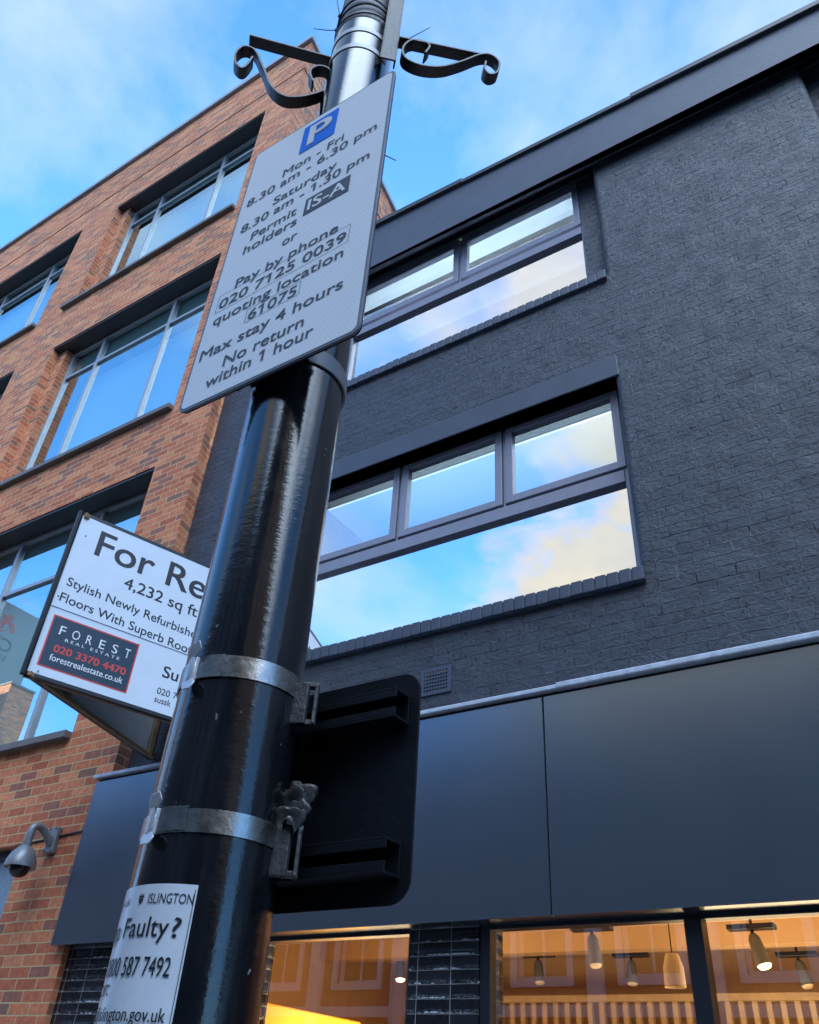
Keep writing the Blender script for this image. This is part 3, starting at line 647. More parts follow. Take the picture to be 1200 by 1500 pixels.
# things inside the shop
tag(MB().box(-4.9, -4.07, 4.66, 5.75, GZ + .02, .578).build('partition', M['yellow'], bevel=.01), 'bright yellow partition lit by a lamp inside the shop beside the lamp post', 'partition')
sc_ = MB()
for i in range(78):
    x = -4.6 + i * .105; sc_.box(x, x + .042, 7.74, 7.80, GZ + .02, .93)
sl = thing('slatted_screen', 'timber slatted screen with a top rail at the back of the shop', 'screen', (-.5, 7.77, GZ + .02))
sc_.build('slats', M['slat'], sl); MB().box(-4.62, 3.6, 7.72, 7.82, .931, .985).build('rail', M['slat'], sl, bevel=.005)
def track_light(x, y, zp, tip, tilt, lit, label):
    t = thing('track_light', label, 'spotlight', (x, y, zp), 'spotlights hung from the shop ceiling')
    top = 1.20 if 7.0 < y < 7.16 else SH['zc']
    MB().box(x - .15, x + .15, y - .045, y + .045, zp - .018, zp + .014).build('ceiling_plate', M['dark'], t, bevel=.004)
    MB().tube([(x, y, zp + .014), (x, y, top - .003)], .010, 8).tube([(x, y, zp - .05), (x, y, zp - .018)], .012, 8).build('stem', M['dark'], t)
    d = Vector((math.sin(tilt), -.10, -1)).normalized(); p = Vector((x, y, zp - .045)); L = (zp - tip) * .88
    MB().tube([p, p + d * .025, p + d * L * .93, p + d * L], [.022, .037, .050, .048], 20).build('lamp_body', M['spot'], t, smooth=True)
    q = p + d * (L + .001)
    MB().tube([q, q + d * .014], [.043, .034], 20).build('lens', M['lamp'] if lit else M['shade'], t)
    if lit:
        l = bpy.data.lights.new('lamp', 'SPOT'); l.energy = lit; l.color = (1.0, .66, .30); l.spot_size = R(130); l.spot_blend = .6; l.shadow_soft_size = .05
        lo = bpy.data.objects.new('lamp', l); COL.objects.link(lo); lo.parent = t; lo.location = q + d * .03 - Vector((x, y, zp)); lo.rotation_euler = (-d).to_track_quat('Z', 'Y').to_euler()
    return t
track_light(-2.44, 6.2, 1.205, .985, .12, 0, 'grey spotlight under a dark plate near the top of the middle shop window')
track_light(-1.34, 6.2, 1.165, .950, .25, 15, 'lit spotlight glowing in the right hand shop window')
track_light(-3.49, 7.55, 1.275, 1.08, .12, 0, 'small spotlight nearest the tiled pier in the middle shop window')
track_light(-2.64, 7.55, 1.250, 1.06, .0, 0, 'small spotlight beside the cream pendant shade')
track_light(-1.33, 7.55, 1.215, 1.02, .2, 0, 'small spotlight to the right of the lit spotlight')
track_light(-4.90, 7.5, 1.315, 1.12, .1, 10, 'lit spotlight in the narrow shop window beside the tiled pier')
pd = thing('pendant_lamp', 'cream tapered pendant lamp shade hanging beside the shop window mullion', 'lamp', (-1.70, 5.6, 1.36))
MB().lathe((-1.70, 5.6, 0), [(.062, .745), (.060, .85), (.038, .925), (.0, .93)], 28, capb=False, capt=False).build('lamp_shade', M['shade'], pd, smooth=True)
MB().tube([(-1.70, 5.6, .93), (-1.70, 5.6, 1.355)], .004, 6).build('cord', M['rubber'], pd)
for lx, ly, e in ((-3.9, 5.4, 11), (-1.2, 6.3, 8), (1.6, 6.0, 6.5)):
    l = bpy.data.lights.new('shop_lamp', 'AREA'); l.energy = e; l.color = (1.0, .72, .40); l.size = 1.2
    lo = bpy.data.objects.new('shop_lamp', l); COL.objects.link(lo); lo.location = (lx, ly, .2); lo.rotation_euler = (R(180), 0, 0)
l = bpy.data.lights.new('strip_lamp', 'AREA'); l.shape = 'RECTANGLE'; l.size = 4.0; l.size_y = 1.2; l.energy = 9; l.color = (.60, .82, 1.0)
lo = bpy.data.objects.new('strip_lamp', l); COL.objects.link(lo); lo.location = (-3.1, 5.9, 4.9); lo.rotation_euler = (R(180), 0, 0)
tb = thing('strip_light', 'white strip light glowing behind the casements of the lower window', 'light', (-3.5, 6.0, 5.9))
MB().box(-5.3, -.9, 5.992, 6.008, 5.80, 5.812).build('diffuser', M['tube'], tb)
s = MB(); s.box(-5.3, -.9, 5.99, 6.01, 5.8125, 5.83)
for x in (-5.0, -3.2, -1.3): s.tube([(x, 6, 5.83), (x, 6, 5.9)], .004, 6)
s.build('housing', M['ceilw'], tb)

# ------------------------------------------------------------------ terrace across the street (seen in reflections)
tr = thing('terraced_house', 'brick terrace with white sash windows across the street, mirrored in the shop glass', 'building', (0, -12, GZ))
TY = -9.0; tops = []
wins = [(x, x + 1.15, z, z + 1.9) for x in [-27 + 2.3 * i for i in range(21)] for z in (-.4, 2.5, 5.2)]
wins = [o for o in wins if o[1] < 2.6]
wm = MB(); grid_wall(wm, -28, 2.95, GZ, 7.6, TY, wins)
for o in wins: reveal(wm, *o, TY, TY - .2)
wm.quad((-28, TY - 7, GZ), (2.95, TY - 7, GZ), (2.95, TY - 7, 7.6), (-28, TY - 7, 7.6))
wm.quad((-28, TY, 7.6), (2.95, TY, 7.6), (2.95, TY - 7, 7.6), (-28, TY - 7, 7.6))
wm.build('wall', M['stock'], tr)
ps = MB()
for i in range(13): ps.box(-27.55 + 2.3 * i - .16, -27.55 + 2.3 * i + .16, TY + .002, TY + .16, GZ, 7.3)
ps.box(-28, 2.9, TY + .003, TY + .12, 1.85, 2.05)
ps.build('pilaster', M['stucco'], tr)
MB().box(-28.1, 2.95, TY - .1, TY + .22, 7.4, 7.62).build('cornice', M['stucco'], tr)
s = MB(); s.quad((-28, TY, 7.63), (2.95, TY, 7.63), (2.95, TY - 3.5, 8.6), (-28, TY - 3.5, 8.6)); s.build('roof', M['slate'], tr)
for x0, x1, z0, z1 in wins:
    f = MB(); framed(f, x0 - .12, x1 + .12, z0 - .12, z1 + .14, TY - .02, TY + .05, .13, .13, .13, .15)
    framed(f, x0, x1, z0, z1, TY - .19, TY - .12, .09, .09, .09, .09)
    zc = (z0 + z1) / 2; f.box(x0 + .09, x1 - .09, TY - .185, TY - .11, zc - .03, zc + .03); xc = (x0 + x1) / 2; f.box(xc - .02, xc + .02, TY - .18, TY - .115, z0 + .09, z1 - .09)
    MB_w = f.build('window', M['stucco'], tr)
    MB().quad((x0, TY - .16, z0), (x1, TY - .16, z0), (x1, TY - .16, z1), (x0, TY - .16, z1)).build('pane', M['dark'], MB_w)

fb = thing('flank_block', 'tall grey rendered block with a painted flower sign, mirrored in the lowest office window', 'building', (-45, -14, GZ))
fw = MB(); fw.box(-58, -35.6, -11.6, -9.0, GZ, 19.0); fw.build('wall', M['render'], fb)
Ff = lambda u, z: (-35.592, u, z)
line(fb, M['fade'], 'CU', -10.47, -9.15, 16.72, .60, Ff, .02)
line(fb, M['fade'], 'STO', -10.40, -9.45, 16.28, .24, Ff, .01)
pt_ = MB()
for k, (py, pz, pr) in enumerate(((-9.85, 18.15, .20), (-10.12, 18.02, .17), (-9.62, 18.28, .15), (-9.95, 18.42, .14), (-10.25, 17.80, .13), (-9.60, 17.95, .15))):
    pt_.quad(*[Ff(py + pr * math.cos(a * .785 + k) * (1.0 if a % 2 else .72), pz + pr * math.sin(a * .785 + k) * (1.0 if a % 2 else .72)) for a in range(8)])
pt_.quad(Ff(-9.80, 18.0), Ff(-9.74, 18.0), Ff(-9.55, 17.45), Ff(-9.60, 17.44)); pt_.quad(Ff(-10.16, 17.9), Ff(-10.10, 17.9), Ff(-9.58, 17.50), Ff(-9.61, 17.46))
pt_.build('painted_flower', M['faderd'], fb)
cb_ = thing('corner_building', 'brown brick corner building across the street, mirrored low in the office window', 'building', (-45, -8.4, GZ))
cw_ = MB(); cw_.box(-58, -29.9, -8.99, -7.9, GZ, 13.0); cw_.build('wall', M['red'], cb_); MB().box(-58.1, -29.85, -9.0, -7.86, 13.001, 13.08).build('coping', M['sillm'], cb_)
ob = thing('apartment_block', 'tall brown brick block across the street, seen only as a reflection', 'building', (20, -13, GZ))
wm = MB(); w2 = [(x, x + 1.6, z, z + 1.7) for x in [4.2 + 3.1 * i for i in range(11)] for z in (1.2, 4.2, 7.2, 10.2)]
grid_wall(wm, 3, 40, GZ, 14, -8.6, w2)
for o in w2: reveal(wm, *o, -8.6, -8.85)
wm.quad((3, -8.6, GZ), (3, -18, GZ), (3, -18, 14), (3, -8.6, 14)); wm.quad((3, -18, GZ), (40, -18, GZ), (40, -18, 14), (3, -18, 14)); wm.quad((40, -8.6, GZ), (40, -18, GZ), (40, -18, 14), (40, -8.6, 14)); wm.quad((3, -8.6, 14), (40, -8.6, 14), (40, -18, 14), (3, -18, 14))
wm.build('wall', M['stock'], ob)
for x0, x1, z0, z1 in w2:
    f = MB(); framed(f, x0, x1, z0, z1, -8.84, -8.78, .07, .07, .07, .07); wn = f.build('window', M['dark'], ob)
    MB().quad((x0, -8.81, z0), (x1, -8.81, z0), (x1, -8.81, z1), (x0, -8.81, z1)).build('pane', M['dark'], wn)

# ------------------------------------------------------------------ lamp post
PC = Vector((-.688, .669, 0)); PR = .0700
lp = thing('lamp_post', 'thick glossy black steel lamp post rising from the pavement', 'lamp post', (PC.x, PC.y, GZ))
MB().lathe((PC.x, PC.y, 0), [(.080, GZ), (.080, -.9), (.0765, -.5), (.0765, .05), (.0745, .22), (.0715, .42), (.0700, .60), (.0695, 2.055)], 96).build('pole', M['pole'], lp, smooth=True)
MB().lathe((PC.x, PC.y, 0), [(.0695, 2.056), (.0715, 2.06), (.0715, 2.085), (.066, 2.095), (.064, 3.6)], 96, capb=False).build('upper_shaft', M['zinc'], lp, smooth=True)
def pol(th, r, z): return Vector((PC.x + r * math.cos(R(th)), PC.y + r * math.sin(R(th)), z))
def rad(z):
    P_ = [(GZ, .08), (-.9, .08), (-.5, .0765), (.05, .0765), (.22, .0745), (.42, .0715), (.60, .0700), (2.055, .0695), (4, .0715)]
    for (a, ra), (b, rb_) in zip(P_, P_[1:]):
        if a <= z <= b: return ra + (rb_ - ra) * (z - a) / (b - a)
    return .07
def band_mesh(mb, z0, z1, t0, t1, off, th=.0012, seg=64):
    i0 = len(mb.v); n = seg
    for k in range(n + 1):
        t = t0 + (t1 - t0) * k / n
        for r_, z in ((0, z0), (th, z0), (th, z1), (0, z1)): mb.v.append(tuple(pol(t, rad(z) + off + r_, z)))
    for k in range(n):
        for j in range(4): mb.f.append((i0 + k * 4 + j, i0 + k * 4 + (j + 1) % 4, i0 + (k + 1) * 4 + (j + 1) % 4, i0 + (k + 1) * 4 + j))
    mb.f.append((i0, i0 + 1, i0 + 2, i0 + 3)); e = i0 + n * 4; mb.f.append((e + 3, e + 2, e + 1, e)); return mb

# paper notice wrapped round the post
nz0, nz1 = -.10, .174
s = MB(); band_mesh(s, nz0, nz1, -176, -48.4, .0006, .0005, 60)
no = thing('notice', 'white council notice about a faulty lamp wrapped round the black post', 'notice', tuple(pol(-110, .077, nz0)))
s.build('notice_sheet', M['paper'], no, smooth=True)
def cyl_fn(th0): return lambda u, z: pol(th0 + math.degrees(u / .0767), rad(z) + .0016, z)
def arc(a, b): return R(b - a) * .0767
s = MB(); rz = random.Random(2)
fn = cyl_fn(-85.2); line(no, M['inkd'], 'ISLINGTON', 0, arc(-85.2, -49.9), .1565, .0088, fn, .0)
fn = cyl_fn(-104.2); line(no, M['inkd'], 'Faulty', 0, arc(-104.2, -63.4), .1278, .0168, fn, .006)
fn = cyl_fn(-60.4); line(no, M['inkd'], '?', 0, arc(-60.4, -55.0), .1275, .0168, fn, .006)
fn = cyl_fn(-141); line(no, M['inkd'], 'Lamp', 0, arc(-141, -110.5), .1265, .0168, fn, .006)
fn = cyl_fn(-118.6); line(no, M['inkd'], '0800 587 7492', 0, arc(-118.6, -56.4), .0952, .0155, fn, .004)
fn = cyl_fn(-121.5); line(no, M['inkd'], 'or:', 0, arc(-121.5, -106), .0797, .0140, fn, .004)
fn = cyl_fn(-150); line(no, M['inkd'], 'contact@islington.gov.uk', 0, arc(-150, -53.3), .0596, .0110, fn, .002)
fn = cyl_fn(-160); line(no, M['inkd'], 'islington.gov.uk', 0, arc(-160, -106), .1568, .0072, fn, .0)
# council crest: a small crowned shield beside the name
fn = cyl_fn(-92.6)
def cpoly(pts):
    i = len(s.v); s.v += [tuple(fn(a * .001, .1566 + b * .001)) for a, b in pts]; s.f.append(tuple(range(i, i + len(pts))))
cpoly([(-3, 5), (3, 5), (2.6, 1.6), (0, -.4), (-2.6, 1.6)]); cpoly([(-3.8, 5.6), (3.8, 5.6), (3.2, 7.4), (-3.2, 7.4)])
for k in (-2.4, 0, 2.4): cpoly([(k - .9, 7.6), (k + .9, 7.6), (k, 9.6)])
s.build('lettering', M['inkd'], no)
s = MB(); band_mesh(s, -.09, .1698, -50.0, -49.55, .0014, .0002, 2); s.build('border_line', M['inkd'], no)

# parking sign
SY = .575
pk = thing('parking_sign', 'tall white parking permit sign with blue P emblem clamped high on the post', 'sign', (-.669, SY, .858))
def at_sign(eps): return lambda u, z: (u, SY - eps, z)
lo = rrect(-.842, -.5, .855, 1.583, .015)
MB().prism([(x, SY, z) for x, z in lo], (0, .004, 0)).build('sign_plate', M['trim'], pk, bevel=.0008)
li = rrect(-.8365, -.5055, .8605, 1.5775, .011)
MB().prism([(x, SY - .0006, z) for x, z in li], (0, .0005, 0)).build('sign_face', M['sheet'], pk)
MB().prism([(x, SY + .0045, z) for x, z in rrect(-.8395, -.5025, .8575, 1.5805, .013)], (0, .0035, 0)).build('backing_sheet', M['backp'], pk)
F = at_sign(.0011)
for body, x0, x1, z, cap in (('Mon - Fri', -.7399, -.5988, 1.421, .0240), ('8.30 am - 6.30 pm', -.8212, -.5233, 1.390, .0240), ('Saturday', -.7465, -.6033, 1.336, .0240),
        ('8.30 am - 1.30 pm', -.8165, -.5299, 1.304, .0240), ('Permit', -.7821, -.6787, 1.254, .0240), ('holders', -.7919, -.6723, 1.220, .0240), ('or', -.6950, -.6640, 1.1745, .0240),
        ('Pay by phone', -.7878, -.5720, 1.1285, .0240), ('020 7125 0039', -.8153, -.5525, 1.0915, .0240), ('quoting location', -.8177, -.5520, 1.051, .0240), ('61075', -.7341, -.6364, 1.0125, .0240),
        ('Max stay 4 hours', -.8251, -.5423, .971, .0240), ('No return', -.7641, -.6073, .925, .0240), ('within 1 hour', -.7922, -.5851, .892, .0240)):
    line(pk, M['ink'], body, x0, x1, z - .010 * (x1 - x0) / .3, cap, F, .014, slope=.065 * .5)
def outline(mb, x0, x1, z0, z1, t, y, skew):
    for a, b, c, d in ((x0, x1, z0, z0 + t), (x0, x1, z1 - t, z1), (x0, x0 + t, z0, z1), (x1 - t, x1, z0, z1)):
        k = lambda x: (x - x0) * skew
        mb.quad((a, y, c + k(a)), (b, y, c + k(b)), (b, y, d + k(b)), (a, y, d + k(a)))
for a_ in ((-.8215, -.5460, 1.075, 1.1215), (-.7400, -.6300, 1.0055, 1.0395)):
    q = MB(); outline(q, *a_, .0009, SY - .0011, .03); q.build('number_box', M['ink'], pk)
em = MB().prism([(x, SY - .0016, z) for x, z in rrect(-.7095, -.626, 1.468, 1.562, .004)], (0, .0009, 0)).build('emblem', M['blue'], pk)
s = MB(); put_text(s, 'P', -.690, -.640, 1.482, .066, at_sign(.0021), .03); s.build('lettering', M['white'], em)
pb_ = MB().prism([(x, SY - .0016, z) for x, z in ((-.6597, 1.2344), (-.5648, 1.2344), (-.5648, 1.2818), (-.6597, 1.2818))], (0, .0009, 0)).build('emblem', M['ink'], pk); pb_['label'] = 'grey permit zone panel reading IS-A'
s = MB(); put_text(s, 'IS-A', -.6515, -.572, 1.243, .030, at_sign(.0021), .02); s.build('lettering', M['sheet'], pb_)
for z in (.945, 1.48):
    ch = MB(); ch.box(-.80, -.545, SY + .0095, SY + .012, z - .018, z + .018); ch.box(-.80, -.545, SY + .012, SY + .026, z + .0155, z + .018); ch.box(-.80, -.545, SY + .012, SY + .026, z - .018, z - .0155)
    ch.box(-.80, -.545, SY + .0235, SY + .026, z + .006, z + .0155); ch.box(-.80, -.545, SY + .0235, SY + .026, z - .0155, z - .006)
    ch.build('mounting_rail', M['backp'], pk)
for z in (.925, 1.48):
    c = MB(); band_mesh(c, z - .016, z + .016, -38, 218, .0008, .0030, 70)
    cl = c.build('clamp', M['trim'], pk, smooth=True)
    a = MB()
    for sg, th in ((1, -38), (-1, 218)):
        p = pol(th, rad(z) + .0023, z); q = Vector((p.x + sg * .004, SY + .014, z))
        dd = (q - p); nn = Vector((dd.y, -dd.x, 0)).normalized()
        a.obox((p + q) / 2, dd / 2, nn * .0016, (0, 0, .016))
        e = Vector((q.x + sg * .018, q.y, z)); a.obox((q + e) / 2, ((e - q) / 2), (0, .0016, 0), (0, 0, .016))
    a.build('clamp_arm', M['trim'], cl, bevel=.001)
    bo = MB()
    for bx in (-.775, -.602):
        bo.tube([(bx, SY + .010, z - .004), (bx, SY + .050, z - .004)], .0045, 8); bo.tube([(bx, SY + .034, z - .004), (bx, SY + .042, z - .004)], .010, 6)
    if z < 1: bo.box(-.792, -.752, SY + .014, SY + .030, z - .030, z + .014)
    bo.build('bolt', M['iron'], cl)

# small traffic plate seen from behind, banded to the far side of the post
BYP = .752
bs = thing('traffic_sign', 'black back of a traffic sign with two channel rails banded to the post', 'sign', (-.688, BYP, .175))
MB().prism([(x, BYP, z) for x, z in rrect(-.828, -.4855, .176, .4305, .026, 8)], (0, .003, 0)).build('sign_plate', M['backp'], bs, bevel=.0010)
for zc in (.382, .218):
    ch = MB(); xa, xb = -.818, -.4985; h = .0175; y0 = BYP - .0005; y1 = BYP - .030
    ch.box(xa, xb, y0 - .0025, y0, zc - h, zc + h)
    for z0, z1 in ((zc + h - .0028, zc + h), (zc - h, zc - h + .0028)): ch.box(xa, xb, y1, y0 - .0026, z0, z1)
    for z0, z1 in ((zc + h - .0115, zc + h - .0029), (zc - h + .0029, zc - h + .0115)): ch.box(xa, xb, y1, y1 + .0026, z0, z1)
    ch.build('mounting_rail', M['backp'], bs, bevel=.0005)
for zc, hh, tb_ in ((.4045, .0132, -94), (.2345, .0116, -97)):
    c = MB(); band_mesh(c, zc - hh, zc + hh, -200, 20, .0008, .0012, 90)
    c.v = [(x, y, z + .0016 * math.sin(13 * x + 9 * z)) for x, y, z in c.v]
    bd = c.build('steel_band', M['steel'], bs, smooth=True)
    o = MB(); band_mesh(o, zc - hh + .001, zc + hh + .0022, tb_ + 3, tb_ + 30, .0022, .0012, 20); o.build('overlap', M['steel'], bd, smooth=True)
    k = MB(); r0 = rad(zc) + .002
    def bk(dth, dz, dr): return pol(tb_ + dth, r0 + dr, zc + dz)
    body = [(-5.5, .0), (-5.0, .0048), (-2.5, .0070), (1.5, .0070), (3.6, .0050), (4.2, .0)]
    n0 = len(k.v); zs_ = [-hh * 1.12, hh * 1.12]
    for zz_ in zs_:
        for dth, dr in body: k.v.append(tuple(bk(dth, zz_, dr)))
    nb = len(body)
    for j in range(nb - 1): k.f.append((n0 + j, n0 + j + 1, n0 + nb + j + 1, n0 + nb + j))
    k.f.append(tuple(range(n0, n0 + nb))[::-1]); k.f.append(tuple(range(n0 + nb, n0 + 2 * nb)))
    for sg in (1, -1):              # bent ears of the buckle above and below the band
        e = []
        for dth, dz, dr in ((-7.5, 1.02, .003), (5.5, 1.02, .006), (10.5, 1.55, .009), (9.0, 2.25, .012), (-1.0, 2.15, .010), (-7.0, 1.55, .005)): e.append(bk(dth, sg * hh * dz, dr))
        k.prism(e, pol(tb_, 1, 0) * .0022 - Vector((PC.x, PC.y, 0)) * .0022)
    k.build('buckle', M['galv'], bd, bevel=.0012, smooth=True)
    cl = MB()                        # pressed clip that hooks the band into the rail
    zr = .382 if zc > .3 else .218
    for t0 in (14, ):
        p = pol(t0, rad(zc) + .003, zc)
        cl.obox((p.x + .004, p.y + .002, zr + .004), (.010, .003, 0), (-.0012, .004, 0), (0, 0, .025))
        cl.obox((p.x + .012, p.y + .010, zr + .028), (.008, .006, 0), (-.003, .004, 0), (0, 0, .003)); cl.obox((p.x + .012, p.y + .010, zr - .018), (.008, .006, 0), (-.003, .004, 0), (0, 0, .003))
        cl.obox((p.x + .020, p.y + .012, zr + .003), (.0016, .001, 0), (-.004, .006, 0), (0, 0, .024))
    cl.build('clip', M['zinc'], bd, bevel=.001)

# crumpled foil wrapper stuffed behind the post above the lower band
from mathutils import noise as mn
bmw = bmesh.new(); NG = 34; gr = []
for i in range(NG + 1):
    row = []
    for j in range(NG + 1):
        u, v_ = i / NG, j / NG; a_ = -2.3 + 4.3 * u                       # the sheet is rolled into an open pouch
        r_ = .017 + .012 * v_ + .004 * math.sin(5 * u + 2 * v_)
        p = Vector((r_ * math.sin(a_), r_ * .75 * math.cos(a_), (v_ - .5) * .066 + .010 * math.sin(4.2 * u)))
        q = Vector((u * 2.2, v_ * 2.2, .3)); k = mn.noise(q * 1.3) * .010 + (abs(mn.noise(q * 1.9)) - .2) * .022 + (abs(mn.noise(q * 4.1)) - .2) * .0035
        row.append(bmw.verts.new(p + Vector((math.sin(a_), math.cos(a_), .25)) * k))
    gr.append(row)
for i in range(NG):
    for j in range(NG): bmw.faces.new((gr[i][j], gr[i + 1][j], gr[i + 1][j + 1], gr[i][j + 1]))
me = bpy.data.meshes.new('crumpled_wrapper'); bmw.to_mesh(me); bmw.free(); me.materials.append(M['wrap'])
for p in me.polygons: p.use_smooth = True
me.set_sharp_from_angle(angle=R(28))
wr = bpy.data.objects.new('crumpled_wrapper', me); COL.objects.link(wr); wr.scale = (.8, .8, .8); wr.location = (-.612, .702, .256); wr.rotation_euler = (.25, .40, 2.6)
so = wr.modifiers.new('thickness', 'SOLIDIFY'); so.thickness = .0004
tag(wr, 'crumpled grey foil wrapper stuffed between the post and the back of the traffic sign', 'litter')

# hanging-basket brackets near the top of the post
E_ = Vector((.72, .69, 0)).normalized(); NV = Vector((E_.y, -E_.x, 0))
def smooth_path(pts, n=5):
    P_ = [Vector(p) for p in pts]; out = []
    for i in range(len(P_) - 1):
        a, b, c, d = P_[max(i - 1, 0)], P_[i], P_[i + 1], P_[min(i + 2, len(P_) - 1)]
        for k in range(n):
            t = k / n; out.append(.5 * ((2 * b) + (c - a) * t + (2 * a - 5 * b + 4 * c - d) * t * t + (3 * b - a - 3 * c + d) * t ** 3))
    return out + [P_[-1]]
def bracket(label, base, uz, arm, bar_u, bar_z):
    t = thing('hanging_basket_bracket', label, 'bracket', tuple(base + E_ * bar_u + Vector((0, 0, bar_z[0]))), 'scroll brackets on the lamp post')
    pt = lambda u, z: base + E_ * u + Vector((0, 0, z))
    MB().ribbon(smooth_path([pt(u, z) for u, z in uz]), NV * .026, .0042).build('scroll', M['iron'], t, smooth=True)
    (ua, za), (ub, zb_) = arm
    MB().ribbon([pt(ua, za), pt(ub, zb_)], NV * .026, .006).build('arm', M['iron'], t, bevel=.0008)
    return t, pt
L_UZ = [(-.034, 1.821), (-.044, 1.851), (-.043, 1.873), (-.030, 1.892), (-.011, 1.893), (.002, 1.872), (.005, 1.839), (0, 1.807), (-.016, 1.781), (-.040, 1.755), (-.061, 1.740), (-.081, 1.734), (-.101, 1.744), (-.120, 1.769), (-.135, 1.808), (-.150, 1.844), (-.167, 1.885), (-.182, 1.902), (-.199, 1.900), (-.209, 1.872), (-.207, 1.836), (-.197, 1.814), (-.185, 1.808), (-.177, 1.831), (-.173, 1.864)]
R_UZ = [(.050, 1.927), (.058, 1.965), (.036, 1.979), (.011, 1.962), (-.001, 1.919), (.009, 1.880), (.045, 1.866), (.090, 1.882), (.134, 1.927), (.174, 1.978), (.201, 1.992), (.221, 1.968), (.218, 1.922), (.201, 1.900), (.188, 1.917), (.190, 1.955)]
bl = Vector((-.729, .624, 0)); brr = Vector((-.576, .679, 0))
t, pt = bracket('black iron scroll bracket reaching left over the red building from the post', bl, L_UZ, ((-.195, 1.956), (.010, 1.942)), .0, (1.60, 2.3))
c = pt(.002, 0); MB().box(c.x - .006, c.x + .006, c.y - .010, c.y + .010, 1.62, 2.35).build('back_plate', M['iron'], t, bevel=.001)
t, pt = bracket('black iron scroll bracket reaching right against the clouds from the post', brr, R_UZ, ((-.012, 1.971), (.176, 1.984)), -.03, (1.87, 2.6))
c = pt(-.030, 0)
s = MB(); s.obox((c.x, c.y, 2.28), NV * .002, E_ * .017, (0, 0, .40)); s.obox((c.x + NV.x * -.008 + E_.x * .016, c.y - NV.y * .008 + E_.y * .016, 2.28), NV * .010, E_ * .002, (0, 0, .40)); s.obox((c.x - NV.x * .008 - E_.x * .016, c.y - NV.y * .008 - E_.y * .016, 2.28), NV * .010, E_ * .002, (0, 0, .40))
s.build('back_plate', M['iron'], t, bevel=.0008)
for zc in (1.915, 1.993):
    s = MB(); band_mesh(s, zc - .0085, zc + .0085, -175, 5, .0006, .0012, 70); s.build('strap', M['strapw'], t, smooth=True)

# cable ties left on the post
def tie(label, z, head_th, tail, group='old cable ties on the post', wob=.006):
    h = pol(head_th, rad(z) + .003, z); o = thing('cable_tie', label, 'cable tie', tuple(h), group)
    pts = [pol(k * 7.5, rad(z) + .0022, z + wob * math.sin(R(k * 7.5) * 2 + z * 40)) for k in range(49)]
    MB().tube(pts, .0022, 6, caps=False).build('loop', M['rubber'], o)
    MB().obox(tuple(h), (.004, 0, 0), (0, .004, 0), (0, 0, .0045)).build('head', M['rubber'], o, bevel=.001)
    MB().tube([h, (h + Vector(tail)) / 2 + Vector((0, 0, -.003)), Vector(tail)], [.0013, .0012, .0009], 6).build('tail', M['rubber'], o)
tie('black cable tie with its tail pointing left at the top of the post', 2.115, 222, (-.777, .581, 2.087))
tie('black cable tie with its tail pointing right behind the upright bar', 2.075, 32, (-.580, .778, 2.253))
tie('black cable tie whose tail sticks out beside the right edge of the parking sign', 1.575, 14, (-.571, .696, 1.509))
tie('black cable tie tangled uppermost round the post with a short upward tail', 2.145, 238, (-.735, .585, 2.24), wob=.010)

# ------------------------------------------------------------------ V-shaped agents' board
AP = Vector((-4.826, 2.741, 0)); D1 = Vector((.326, .967, 0)).normalized(); N1 = Vector((D1.y, -D1.x, 0)); LEN = 1.585
D2 = Vector((-.434, 1.539, 0)).normalized(); N2 = Vector((-D2.y, D2.x, 0)); LEN2 = 1.585
FZ0, FZ1 = 2.185, 3.485; DIV = 2.700
fr_ = thing('agents_board', 'white For Rent board folded into a V on the black wall above the fascia', 'sign', (AP.x, AP.y, FZ0))
def P1(eps): return lambda u, z: AP + D1 * u + N1 * eps + Vector((0, 0, z))
def P2(eps): return lambda u, z: AP + D2 * u + N2 * eps + Vector((0, 0, z))
def slab(fn, u0, u1, z0, z1, e0, e1):
    m = MB(); a = [fn(e0)(u, z) for u, z in ((u0, z0), (u1, z0), (u1, z1), (u0, z1))]; b = [fn(e1)(u, z) for u, z in ((u0, z0), (u1, z0), (u1, z1), (u0, z1))]
    i = 0; m.v = [tuple(q) for q in a + b]; m.f = [(3, 2, 1, 0), (4, 5, 6, 7), (0, 1, 5, 4), (1, 2, 6, 5), (2, 3, 7, 6), (3, 0, 4, 7)]; return m
def join(*ms):
    o = MB()
    for m in ms:
        i = len(o.v); o.v += m.v; o.f += [tuple(k + i for k in f) for f in m.f]
    return o
for fn, ln in ((P1, LEN), (P2, LEN2)):
    join(slab(fn, .0, .022, FZ0, FZ1, -.028, .006), slab(fn, ln - .022, ln, FZ0, FZ1, -.028, .006), slab(fn, .022, ln - .022, FZ0, FZ0 + .026, -.0278, .0058), slab(fn, .022, ln - .022, FZ1 - .026, FZ1, -.0278, .0058)).build('frame', M['dark'], fr_, bevel=.002)
    join(slab(fn, .03, ln - .03, FZ0 - .002, FZ0 + .024, -.052, -.029), slab(fn, .03, ln - .03, FZ1 - .045, FZ1 - .005, -.052, -.029), slab(fn, .42, .46, FZ0 + .025, FZ1 - .046, -.050, -.030), slab(fn, ln - .10, ln - .05, FZ0 + .025, FZ1 - .046, -.050, -.030), slab(fn, .09, .13, FZ0 + .025, FZ1 - .046, -.050, -.030)).build('timber_batten', M['wood'], fr_)
    slab(fn, .022, ln - .022, FZ0 + .026, FZ1 - .026, -.012, -.008).build('board_back', M['boardback'], fr_)
top = slab(P1, .022, LEN - .022, DIV, FZ1 - .026, -.007, .0035).build('board_panel', M['board'], fr_)
bot = slab(P1, .0221, LEN - .022, FZ0 + .026, DIV - .002, -.007, -.002).build('board_panel', M['board'], fr_); bot['label'] = 'lower white panel with the agents name plates'
